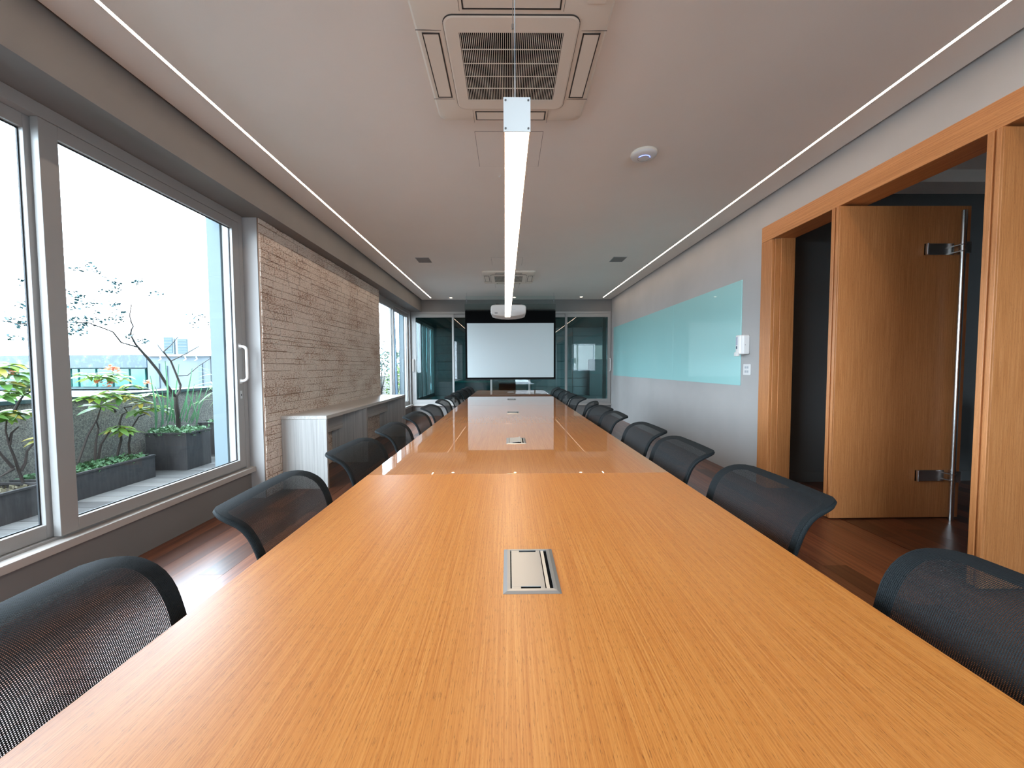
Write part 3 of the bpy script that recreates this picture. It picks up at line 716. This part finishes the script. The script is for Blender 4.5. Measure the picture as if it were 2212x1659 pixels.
for zz in (.022, -.022):
    for yy in (.018, -.018): MB().box(-.0105, -.009, yy-.014, yy+.014, zz-.012, zz+.012).build('socket_insert', mat('socket_grey', (.42, .44, .46), .4) if 'socket_grey' not in bpy.data.materials else bpy.data.materials['socket_grey'], so, bevel=.001)

# ------------------------------------------------------------------ projection screen and projector
ps = empty('projection_screen', (.055, 8.6, 2.6)); tag(ps, 'white projection screen with black border hanging before the far window', 'screen')
scr = mat('screen_white', (.60, .66, .67), .85, spec=.2); blk = mat('screen_black', (.003, .003, .0035), .9, spec=.1)
MB().box(-1.004, 1.005, -.002, .002, .932-2.6, 2.445-2.6).build('border', blk, ps)
MB().box(-.962, .964, -.0035, -.0022, .965-2.6, 2.170-2.6).build('viewing_surface', scr, ps)
MB().tube([(-1.008, 0, -1.672), (1.008, 0, -1.672)], .011, 10).build('bottom_bar', black, ps, smooth=True)
cs_m = glassmat('smoky_casing', (.86, .92, .91), .9)
MB().box(-1.01, 1.01, -.045, .045, -.15, -.006).build('casing', cs_m, ps, bevel=.006)
MB().tube([(-.99, 0, -.14), (.99, 0, -.14)], .012, 8).build('roller', black, ps, smooth=True)
for sx in (-.965, .965):
    MB().tube([(sx, 0, 0), (sx, 0, .238)], .002, 6).tube([(sx, 0, .05), (sx, 0, .10)], .008, 6).build('hanging_hook', greyp, ps)
gp = MB().box(-.955, 1.065, 8.70, 8.706, .62, 2.79).build('hanging_glass_panel', panel_glass); tag(gp, 'clear glass sheet hung from the ceiling just behind the projection screen', 'glass sheet')
pj = empty('projector', (.008, 5.03, 1.832)); pj.scale = (1.05, 1.05, 1.05); tag(pj, 'white ceiling projector with rounded body hanging behind the pendant lamp', 'projector')
body = [(-.212, .06), (-.205, .03), (-.17, .018), (-.09, .004), (0, 0), (.09, .004), (.17, .018), (.205, .03), (.212, .06), (.212, .115), (.200, .138), (.15, .145), (-.15, .145), (-.200, .138), (-.212, .115)]
prm = mat('projector_white', (.46, .43, .40), .35)
MB().prism(body, -.15, .15, 'XZ').build('body', prm, pj, bevel=.012, seg=3)
MB().box(-.165, -.13, -.152, -.149, .040, .048).build('vent_slot', black, pj)
MB().box(.03, .085, -.1515, -.149, .085, .09).build('badge', greyp, pj)
MB().box(-.214, -.210, -.10, .10, .05, .115).build('side_grille', mat('side_vent', (.45, .5, .55), .5), pj)
for a, b_ in ((-.15, -.10), (.06, .15)): MB().tube([(a, -.1, .145), (a, -.1, .158), (b_, -.05, .163)], .006, 6).build('mount_arm', black, pj)
MB().box(-.15, .15, -.06, .06, .156, .162).build('mount_plate', black, pj)
MB().tube([(-.01, 0, .16), (-.01, 0, .958)], .016, 12).build('mount_pole', whitep, pj, smooth=True)
MB().lathe([(.05, .945), (.05, .959)], (-.01, 0, 0), 20).build('ceiling_plate', whitep, pj)

# ================================================================== outside
DZ = .05
dk_ = MB().box(-4.15, -2.61, -3, 20, -.2, DZ-.02).build('deck', darkgap); st(dk_, 'grey timber deck of the planted terrace outside the left window', 'deck')
n_ = lay(dk_, .2, 6.5, -4.15, -2.615, .142, 1.7, 1.9, DZ, .003, deck_m, along='X', name='deck_plank', th=.02)
gran = mat('granular_render', (.3, .28, .25), .95)
v_ = coords(gran); setcol(gran, ramp(gran, noise(gran, v_, 90, 5, .75), [(.38, (.05, .05, .047)), (.5, (.12, .11, .095)), (.62, (.21, .195, .165))])); bump(gran, noise(gran, v_, 110, 3), .8, .006)
pw = MB().box(-4.40, -4.15, -3, 20, DZ-.2, .903).build('wall_parapet', gran); st(pw, 'rough granular parapet wall of the terrace', 'wall')
MB().box(-4.42, -4.13, -3, 20, .903, .94).build('coping', mat('dark_coping', (.012, .03, .03), .4), pw, bevel=.003)
roof = MB().box(-40, -4.42, -10, 36, .3, .42).build('neighbour_roof', paint('white_roof', (.11, .12, .12))); st(roof, 'pale flat roof beyond the terrace parapet', 'roof')
fin = MB().box(-2.60, -2.376, 9.48, 9.60, .05, 2.98).build('wall_corner', fin_paint); st(fin, 'pale corner pier outside the far left window', 'wall')
fo = MB().box(-2.64, -2.611, 3.54, 6.86, .05, 3.0).box(-2.64, -2.525, 3.455, 3.54, .05, 2.551).build('wall_outer', fin_paint); st(fo, 'pale rendered outer face of the wall between the windows', 'wall')
f2 = MB().prism([(-2.70, .05), (-2.645, .05), (-2.72, 3.0), (-2.84, 3.0)], 9.25, 9.31, 'XZ').build('slanted_post', mat('dark_blue_post', (.05, .09, .13), .5)); tag(f2, 'slanted dark post standing outside the far left window', 'post')
f3 = MB().box(-2.64, -2.53, 9.38, 9.47, .05, 3.0).build('wall_fin', fin_paint); st(f3, 'pale blue wall fin outside the far left window', 'wall')

corten = mat('dark_rusted_planter', (.05, .04, .038), .6)
v_ = coords(corten, (1, 1, .15)); setcol(corten, ramp(corten, noise(corten, v_, 40, 5), [(.3, (.02, .017, .017)), (.55, (.03, .026, .025)), (.75, (.045, .04, .038))]))
soil_m = mat('soil', (.07, .055, .04), 1)
green_c = mat('ground_cover_green', (.05, .12, .045), .6)
def planter(x0, x1, y0, y1, h, label):
    t = empty('planter', ((x0+x1)/2, (y0+y1)/2, DZ)); tag(t, label, 'planter')
    a, b_ = (x1-x0)/2, (y1-y0)/2; th = .012
    MB().box(-a, -a+th, -b_, b_, 0, h).box(a-th, a, -b_, b_, 0, h).box(-a+th, a-th, -b_, -b_+th, 0, h).box(-a+th, a-th, b_-th, b_, 0, h).build('box', corten, t, bevel=.002)
    ring(-a-.006, a+.006, -b_-.006, b_+.006, -a+.02, a-.02, -b_+.02, b_-.02, h-.012, h+.006, 'XY').build('rim', corten, t, bevel=.002)
    MB().box(-a+th, a-th, -b_+th, b_-th, h-.06, h-.035).build('soil', soil_m, t)
    return t
def scatter(parent, x0, x1, y0, y1, z, n, m, size, name='ground_cover', up_h=.05):
    mb = MB()
    for _ in range(n):
        p = Vector((random.uniform(x0, x1), random.uniform(y0, y1), z + random.uniform(0, up_h)))
        d = Vector((random.uniform(-1, 1), random.uniform(-1, 1), random.uniform(.0, .9))).normalized(); s = size*random.uniform(.6, 1.3)
        u = d.cross(Vector((random.uniform(-1,1), random.uniform(-1,1), .7))).normalized()*s*.35
        mb.quad(p, p+d*s*.5+u, p+d*s, p+d*s*.5-u)
    o = mb.build(name, m, parent); tag(o, kind='stuff'); return o
p1 = planter(-4.10, -3.72, 1.55, 3.10, .235, 'long low dark planter box on the deck, left of the window mullion')
scatter(p1, -.17, .17, -.75, .75, .195, 900, mat('leaf_litter', (.12, .10, .06), .8), .035, 'leaf_litter', .02)
p2 = planter(-4.10, -3.76, 3.17, 4.09, .235, 'long low dark planter box on the deck, right of the window mullion')
scatter(p2, -.15, .15, -.44, .44, .20, 1300, green_c, .035)
p3 = planter(-4.09, -3.63, 4.34, 4.69, .42, 'tall square dark planter box holding blade-leaved plants')
scatter(p3, -.23, .23, -.175, .175, .38, 1500, mat('variegated_green', (.08, .16, .07), .6), .035, up_h=.07)
p4 = planter(-4.12, -3.45, 5.13, 5.7, .425, 'dark planter box farther along the deck behind the tall one')
scatter(p4, -.3, .3, -.26, .26, .39, 500, green_c, .04)

# leaves
def leafmesh(name, L, W, m, fold=.15, droop=.35, n=6):
    mb = MB()
    for i in range(n+1):
        t = i/n; w_ = W*math.sin(PI*min(1, t*.93+.06))**.8*(1 if t < 1 else 0); z_ = -droop*L*t*t
        mb.v += [(L*t, -w_, z_+fold*w_), (L*t, 0, z_), (L*t, w_, z_+fold*w_)]
    for i in range(n):
        b = i*3; mb.f += [(b, b+1, b+4, b+3), (b+1, b+2, b+5, b+4)]
    me = mb.mesh(name, m, True); return me
def leafmat(name, c0, c1):
    m = mat(name, c0, .4); oi = nd(m, 'ShaderNodeObjectInfo'); setcol(m, ramp(m, oi.outputs['Random'], [(0, c0), (1, c1)]))
    nt = m.node_tree; tr_ = nt.nodes.new('ShaderNodeBsdfTranslucent'); tr_.inputs[0].default_value = (*[min(1, c*1.3) for c in c1], 1)
    mx = nt.nodes.new('ShaderNodeMixShader'); mx.inputs[0].default_value = .35; out = nt.nodes['Material Output']
    ln(m, bsdf(m).outputs[0], mx.inputs[1]); ln(m, tr_.outputs[0], mx.inputs[2]); ln(m, mx.outputs[0], out.inputs[0]); return m
lm_green = leafmat('shrub_leaf_green', (.04, .12, .025), (.13, .22, .035))
lm_yellow = leafmat('shrub_leaf_yellow', (.24, .25, .04), (.34, .26, .05))
lm_blade = leafmat('blade_leaf_green', (.025, .09, .05), (.06, .16, .065))
lm_tree = paint('tree_leaf', (.022, .065, .07), .3, .6)
bark = paint('bark', (.035, .026, .022), .3, .9)
leafA = leafmesh('leaf', .155, .027, lm_green); leafB = leafmesh('leaf', .12, .024, lm_green, droop=.5); leafY = leafmesh('leaf', .125, .024, lm_yellow, droop=.55)
def rosette(root, c, n, base_loc, up_=.25, yl=.12):
    for k in range(n):
        a = 2*PI*k/n + random.uniform(-.3, .3); me = leafY if random.random() < yl else random.choice((leafA, leafB))
        o = inst('leaf', me, root, c - base_loc, (random.uniform(-.3, .3), -random.uniform(-.15, .5)*(1 if up_ > 0 else -1), a)); s_ = random.uniform(.75, 1.1); o.scale = (s_,)*3
flower_m = leafmat('coral_petals', (.45, .11, .055), (.52, .17, .09))
petal = leafmesh('flower_petal', .028, .012, flower_m, droop=.2, n=4)
def flower(root, c, base_loc, n=14):
    for k in range(n): inst('flower_petal', petal, root, c-base_loc+Vector((random.uniform(-.03, .03), random.uniform(-.04, .04), random.uniform(-.015, .025))), (random.uniform(-1, 1), random.uniform(-1.2, .2), random.uniform(0, 6.3)))
def shrub(label, base, stems, ros, fl_, X):
    b0 = atX(*base, X); t = empty('flowering_shrub', b0); tag(t, label, 'shrub')
    for pts in stems:
        P_ = [atX(px, py, X+dx)-b0 for px, py, dx in pts]; n = len(P_)
        MB().tube(P_, [.011*(1-.6*i/(n-1)) for i in range(n)], 6).build('stem', bark, t, smooth=True)
    for px, py, dx, n, yl in ros:
        rosette(t, atX(px, py, X+dx), n, b0, yl=yl); rosette(t, atX(px, py-4, X+dx), 4, b0, yl=yl)
    for px, py, dx in fl_: flower(t, atX(px, py, X+dx), b0)
    return t
shrub('leafy shrub with coral flowers in the low planter right of the window mullion', (240, 985),
      [[(168, 1000, 0), (190, 940, 0), (210, 905, 0), (218, 880, 0)], [(205, 993, 0), (208, 950, .02), (213, 925, 0), (208, 908, 0)], [(212, 992, 0), (218, 960, 0), (238, 930, .03), (255, 920, .05)],
       [(253, 985, 0), (262, 950, 0), (258, 915, 0), (264, 895, 0), (275, 890, .03), (268, 880, 0), (285, 878, 0)], [(280, 980, 0), (278, 960, 0), (284, 925, 0), (300, 900, 0), (318, 893, .03)], [(250, 890, 0), (247, 885, 0), (228, 875, 0)]],
      [(215, 815, 0, 9, .1), (190, 812, .04, 8, .05), (240, 812, 0, 9, .15), (262, 818, -.03, 8, .1), (205, 860, .04, 8, .1), (180, 862, 0, 7, .0), (235, 850, 0, 9, .1), (262, 858, .03, 9, .25), (290, 858, 0, 9, .2), (318, 855, 0, 8, .4), (305, 872, .04, 8, .6), (325, 882, 0, 8, .1), (282, 835, 0, 8, .1), (255, 925, .05, 8, .2), (268, 932, .03, 7, .25), (215, 880, 0, 6, 0), (300, 890, .03, 6, .3), (345, 885, 0, 5, 0)],
      [(233, 797, 0), (245, 796, 0), (252, 800, 0), (320, 826, 0), (232, 832, .05), (212, 826, .03)], -3.90)
shrub('leafy shrub in the low planter left of the window mullion, seen through the left pane', (50, 1040),
      [[(50, 1042, 0), (40, 1015, 0), (30, 985, 0), (20, 962, 0), (12, 930, 0), (15, 905, 0)], [(20, 962, 0), (25, 935, 0), (40, 922, 0)], [(45, 1018, 0), (55, 1000, 0), (58, 975, 0), (75, 955, 0), (88, 948, 0)], [(28, 1010, 0), (5, 985, 0), (-20, 950, 0)], [(30, 1012, 0), (0, 1030, 0)], [(30, 890, 0), (40, 870, 0), (50, 855, 0), (70, 845, 0)]],
      [(20, 790, 0, 9, .1), (-10, 800, 0, 9, .1), (35, 810, .03, 9, .15), (10, 830, 0, 9, .1), (55, 825, 0, 9, .2), (70, 840, .03, 8, .1), (40, 850, 0, 8, .1), (0, 855, .03, 8, .1), (85, 835, 0, 7, .1), (30, 893, 0, 9, .1), (50, 897, .02, 9, .15), (10, 900, 0, 8, .1), (92, 950, 0, 5, .9), (-30, 900, 0, 8, 0)],
      [(18, 808, .04)], -3.88)
# blades
bl = empty('snake_plant', atX(383, 925, -3.85)); tag(bl, 'clump of tall green blade leaves in the tall square planter', 'plant')
def Z4(x, y): return (300+x/4.366, 640+y/4.366)
blades = [((160, 1260), (105, 750)), ((230, 1210), (150, 850)), ((262, 1170), (245, 610)), ((285, 1180), (375, 640)), ((270, 1200), (315, 870)), ((310, 1180), (300, 960)), ((385, 1150), (500, 680)), ((430, 1180), (520, 830)), ((490, 1200), (650, 860)), ((550, 1190), (450, 880)), ((500, 1180), (545, 900)), ((470, 1200), (600, 820)), ((400, 1180), (455, 870)), ((160, 1260), (140, 960)), ((540, 1210), (560, 940)), ((210, 1230), (215, 880)), ((340, 1200), (262, 930)), ((450, 1190), (440, 960))]
b0 = atX(383, 925, -3.85)
for (a, b_) in blades:
    X_ = -3.85+random.uniform(-.14, .16)
    p, q = atX(*Z4(*a), X_), atX(*Z4(*b_), X_+random.uniform(-.05, .05)); mb = MB(); sd = Vector((.35, -1, 0)).normalized()
    for i in range(9):
        t = i/8; c = p.lerp(q, t) + Vector((.02*math.sin(t*PI), 0, 0)); w_ = .019*(1-t**3)*(.75+.6*math.sin(t*2.2))
        mb.v += [tuple(c-sd*w_-b0), tuple(c+Vector((.006, 0, 0))-b0), tuple(c+sd*w_-b0)]
    for i in range(8): b = i*3; mb.f += [(b, b+1, b+4, b+3), (b+1, b+2, b+5, b+4)]
    mb.build('blade', lm_blade, bl, smooth=True)
# young tree
tX = -3.88
tb0 = atX(386, 925, tX); tt = empty('young_tree', tb0); tag(tt, 'slender tree with sparse small leaves growing from the tall square planter', 'tree')
br = [([(386, 925), (385, 900), (381, 875), (380, 857)], .024, .020),
      ([(380, 857), (372, 848), (362, 834), (341, 800), (318, 772), (300, 752)], .017, .012), ([(300, 752), (292, 742), (282, 723), (284, 712), (288, 705), (284, 697), (280, 682), (284, 657)], .010, .004),
      ([(297, 750), (280, 745), (262, 740), (244, 717), (215, 706), (190, 697), (150, 696), (90, 698), (40, 700), (0, 692)], .008, .003), ([(190, 697), (165, 685), (150, 672)], .004, .002), ([(208, 704), (180, 702), (155, 706)], .003, .002), ([(284, 697), (270, 680), (255, 662), (240, 650)], .003, .0015),
      ([(380, 857), (388, 845), (390, 832), (380, 807), (369, 780), (353, 760)], .014, .008), ([(369, 780), (400, 765), (435, 745)], .007, .003), ([(353, 760), (370, 745), (385, 727)], .006, .003), ([(385, 812), (405, 811), (430, 790), (458, 772)], .006, .003), ([(353, 762), (335, 738), (318, 738)], .003, .002)]
for pts, r0, r1 in br:
    n = len(pts); MB().tube([atX(a, b_, tX)-tb0 for a, b_ in pts], [r0+(r1-r0)*i/(n-1) for i in range(n)], 7).build('branch' if r0 < .02 else 'trunk', bark, tt, smooth=True)
cl = [(195,566),(187,576),(172,582),(199,580),(213,587),(236,602),(250,609),(257,617),(253,625),(244,632),(227,630),(291,609),(305,608),(325,635),(340,635),(348,635),(158,633),(165,645),(175,643),(160,655),(202,653),(185,660),(240,650),(250,655),(245,660),(250,675),(258,680),(212,676),(162,670),(167,682),(180,690),(210,695),(222,698),(235,695),(245,688),(255,690),(155,705),(160,712),(155,720),(170,700),(272,725),(280,724),(297,737),(310,733),(315,738),(415,680),(422,688),(430,682),(418,700),(425,705),(410,697),(440,682),(460,688),(470,692),(450,700),(60,612),(48,655),(52,664),(75,675),(5,682),(20,690),(50,687),(30,693),(70,697),(73,705),(55,702),(72,715),(80,720),(85,725),(92,715),(30,730),(55,733),(190,702),(200,690),(175,712),(145,660),(150,690),(160,698),(172,720)]
fo_ = MB()
for (px, py) in cl:
    c = atX(px, py, tX+random.uniform(-.12, .12)) - tb0
    for _ in range(13):
        p = c + Vector((random.uniform(-.04, .04), random.uniform(-.035, .035), random.uniform(-.02, .02))); d = Vector((random.uniform(-1, 1), random.uniform(-1, 1), random.uniform(-.5, .5))).normalized()
        s_ = random.uniform(.019, .035); u = d.cross(Vector((random.uniform(-1,1), random.uniform(-1,1), .8))).normalized()*s_*.42
        fo_.quad(p, p+d*s_*.5+u, p+d*s_, p+d*s_*.5-u)
tag(fo_.build('foliage', lm_tree, tt), kind='stuff')
# arching shrub
ab0 = atX(480, 905, -3.65); ar = empty('arching_shrub', ab0); tag(ar, 'feathery arching shrub in the farther planter, partly hidden by the window reveal', 'shrub')
frond = leafmesh('frond', .27, .010, leafmat('frond_leaf', (.08, .15, .08), (.18, .26, .13)), droop=.5, n=8)
for k in range(60):
    c = atX(random.uniform(452, 500), random.uniform(800, 870), -3.62+random.uniform(-.12, .12)) - ab0
    inst('frond', frond, ar, c, (random.uniform(-.4, .4), random.uniform(-.9, .3), random.uniform(0, 6.3)), (random.uniform(.5, 1),)*3)
for k in range(3): flower(ar, atX(470+k*5, 792+k*3, -3.75), ab0, 8)
for k in range(5):
    MB().tube([(0, 0, 0), (random.uniform(-.1, .1), random.uniform(-.2, .1), .2), atX(460+k*8, 830-k*4, -3.75)-ab0], [.008, .006, .003], 6).build('stem', bark, ar, smooth=True)
# shrubs outside the second window
def bush(loc, r, h, label, n=260, ls=1.0, lm=None):
    t = empty('terrace_bush', loc); tag(t, label, 'bush')
    MB().tube([(0, 0, 0), (.02, 0, h*.4), (0, .03, h*.75)], [.02*ls, .012*ls, .006*ls], 6).build('stem', bark, t)
    for k in range(6):
        a = k*1.05; MB().tube([(0, 0, h*.2), (r*.5*math.cos(a), r*.5*math.sin(a), h*.6), (r*.8*math.cos(a), r*.8*math.sin(a), h*.95)], [.009*ls, .006*ls, .003*ls], 5).build('branch', bark, t)
    mb = MB()
    for _ in range(n):
        a, q, zz = random.uniform(0, 6.3), random.random()**.6, random.uniform(.12, 1.0)
        q *= math.sin(PI*min(1, zz*.8+.18))**.6
        p = Vector((r*q*math.cos(a), r*q*math.sin(a), h*zz)); d = Vector((random.uniform(-1,1), random.uniform(-1,1), random.uniform(-.6, .6))).normalized(); s_ = random.uniform(.04, .09)*ls; u = d.cross(Vector((.3, .2, 1))).normalized()*s_*.42
        mb.quad(p, p+d*s_*.5+u, p+d*s_, p+d*s_*.5-u)
    tag(mb.build('foliage', lm or lm_green, t), kind='stuff')
pale_leaf = paint('pale_distant_leaf', (.10, .15, .11), .3, .8)
bush((-3.62, 12.5, DZ), .40, 1.15, 'dense low yellow-green bush against the terrace fin, seen through the far left window', 900)
bush((-3.72, 11.3, DZ), .34, 1.9, 'tall sparse shrub with long bare stems, seen through the far left window', 220, 1, lm_tree)
bush((-9.0, 31, .42), 2.6, 2.0, 'wide pale tree canopy far beyond the parapet, seen through the far left window', 1500, 3.5, pale_leaf)

# far buildings
def BX(px0, py0, px1, py1, Y, dp): # a box facing the terrace at depth Y
    a, b_ = atY(px0, py0, Y), atY(px1, py1, Y); return (min(a.x, b_.x), max(a.x, b_.x), Y, Y+dp, min(a.z, b_.z), max(a.z, b_.z))
nb = empty('glazed_building', (-14.0, 14.0, .42)); tag(nb, 'long low building with dark fascia and teal glass behind the parapet', 'building')
inv = Matrix.Translation((14.0, -14.0, -.42))
def NB(mb, nm, m, par=nb): o = mb.build(nm, m, par); o.data.transform(inv); return o
slate = mat('speckled_slate', (.06, .09, .12), .5); v_ = coords(slate); setcol(slate, ramp(slate, noise(slate, v_, 3.5, 6, .7), [(.5, (.02, .035, .055)), (.62, (.05, .085, .12)), (.72, (.2, .26, .29))]))
NB(MB().box(*BX(-260, 769, 317, 794, 14, 3)), 'fascia', slate)
tealp = mat('teal_glass_facade', (.04, .19, .17), .15); v_ = coords(tealp); setcol(tealp, ramp(tealp, noise(tealp, v_, 2.0, 5, .7), [(.35, (.01, .05, .05)), (.55, (.02, .11, .095)), (.75, (.08, .17, .13))]))
NB(MB().box(*BX(-260, 794, 317, 840, 14.15, 2.8)), 'wall', mat('dark_facade', (.02, .05, .05), .6))
xs = [-250, -190, -130, -70, -10, 40, 92, 154, 171, 209, 245, 281, 316]
for a, b_ in zip(xs[:-1], xs[1:]):
    NB(MB().box(*BX(a+1.5, 797, b_-1.5, 835, 14.08, .06)), 'pane', tealp)
wbm = paint('white_annex', (.085, .10, .112)); an = empty('white_annex', (-9.5, 14, .42)); tag(an, 'white flat-roofed annex between the glazed building and the brick chimney', 'building')
inv = Matrix.Translation((9.5, -14.0, -.42))
NB(MB().box(*BX(317.5, 768, 456, 840, 14, 3)), 'wall', wbm, an)
NB(MB().box(*BX(316, 766, 456, 769, 13.9, 3.2)), 'roof_edge', greyp, an)
for a, b_, c_, d_ in ((335, 345, 785, 838), (350, 362, 790, 832), (428, 438, 785, 838)): NB(MB().box(*BX(a, c_, b_, d_, 13.96, .03)), 'door_panel', mat('annex_panel', (.05, .07, .085), .6) if 'annex_panel' not in bpy.data.materials else bpy.data.materials['annex_panel'], an)
for a in (346, 400, 424): NB(MB().tube([atY(a, 771, 13.9), atY(a+2, 776, 13.85), atY(a-3, 779, 13.85)], .02, 6), 'pipe', greyp, an)
for k, (a, b_, c_, d_) in enumerate(((339, 376, 727, 766), (378, 407, 731, 766.5))):
    cu = empty('condenser_unit', (0, 14.3, 0)); tag(cu, 'outdoor condenser unit on the annex roof, ' + ('left and larger' if k == 0 else 'right and smaller'), 'air conditioner', 'condensers on the annex roof')
    q = BX(a, c_, b_, d_, 14.3, .5); cx = (q[0]+q[1])/2; cu.location = (cx, 14.3, q[4]+.02)
    MB().box(q[0]-cx, q[1]-cx, 0, .5, 0, q[5]-q[4]).build('casing', mat('condenser_grey', (.095, .12, .135), .5) if k == 0 else bpy.data.materials['condenser_grey'], cu, bevel=.01)
    wd = q[1]-q[0]; hh = q[5]-q[4]; gx0, gx1 = (cx-cx-wd*.06, wd*.44) if k == 0 else (-wd*.28, wd*.44)
    MB().box(gx0, gx1, -.02, 0, hh*.05, hh*.92).build('coil_grille', mat('coil_dark', (.03, .05, .06), .7) if k == 0 else bpy.data.materials['coil_dark'], cu)
    for j in range(5): MB().box(gx0, gx1, -.03, -.02, hh*(.12+.17*j), hh*(.135+.17*j)).build('grille_bar', bpy.data.materials['condenser_grey'], cu)
ch = empty('brick_chimney', (0, 13.5, .42)); q = list(BX(458, 709, 490, 838, 13.5, 1.0)); q[4] = .42; cx = (q[0]+q[1])/2; ch.location = (cx, 13.5, q[4]); tag(ch, 'red brick chimney stack beyond the parapet near the window reveal', 'chimney')
MB().box(q[0]-cx, q[1]-cx, 0, 1, 0, q[5]-q[4]).build('core', mat('chimney_joint', (.12, .10, .09), .9), ch)
rb_ = mat('red_brick', (.17, .05, .03), .85); mb = MB(); zz = .0; r = 0
while zz < q[5]-q[4]-.05:
    x = q[0]-cx - (0.12 if r % 2 else 0)
    while x < q[1]-cx: mb.box(max(x, q[0]-cx)+.008, min(x+.24, q[1]-cx)-.008, -.012, 0, zz+.008, zz+.08); x += .25
    zz += .088; r += 1
tag(mb.build('bricks', rb_, ch), kind='stuff')
MB().box(q[0]-cx-.05, q[1]-cx+.05, -.05, 1.05, q[5]-q[4], q[5]-q[4]+.08).build('cap', rb_, ch)
# ground far below so the horizon is closed
gr = MB().box(-120, 60, -60, 160, -12.2, -12).build('ground', paint('hazy_ground', (.14, .16, .15))); st(gr, 'hazy ground far below the terrace', 'ground')
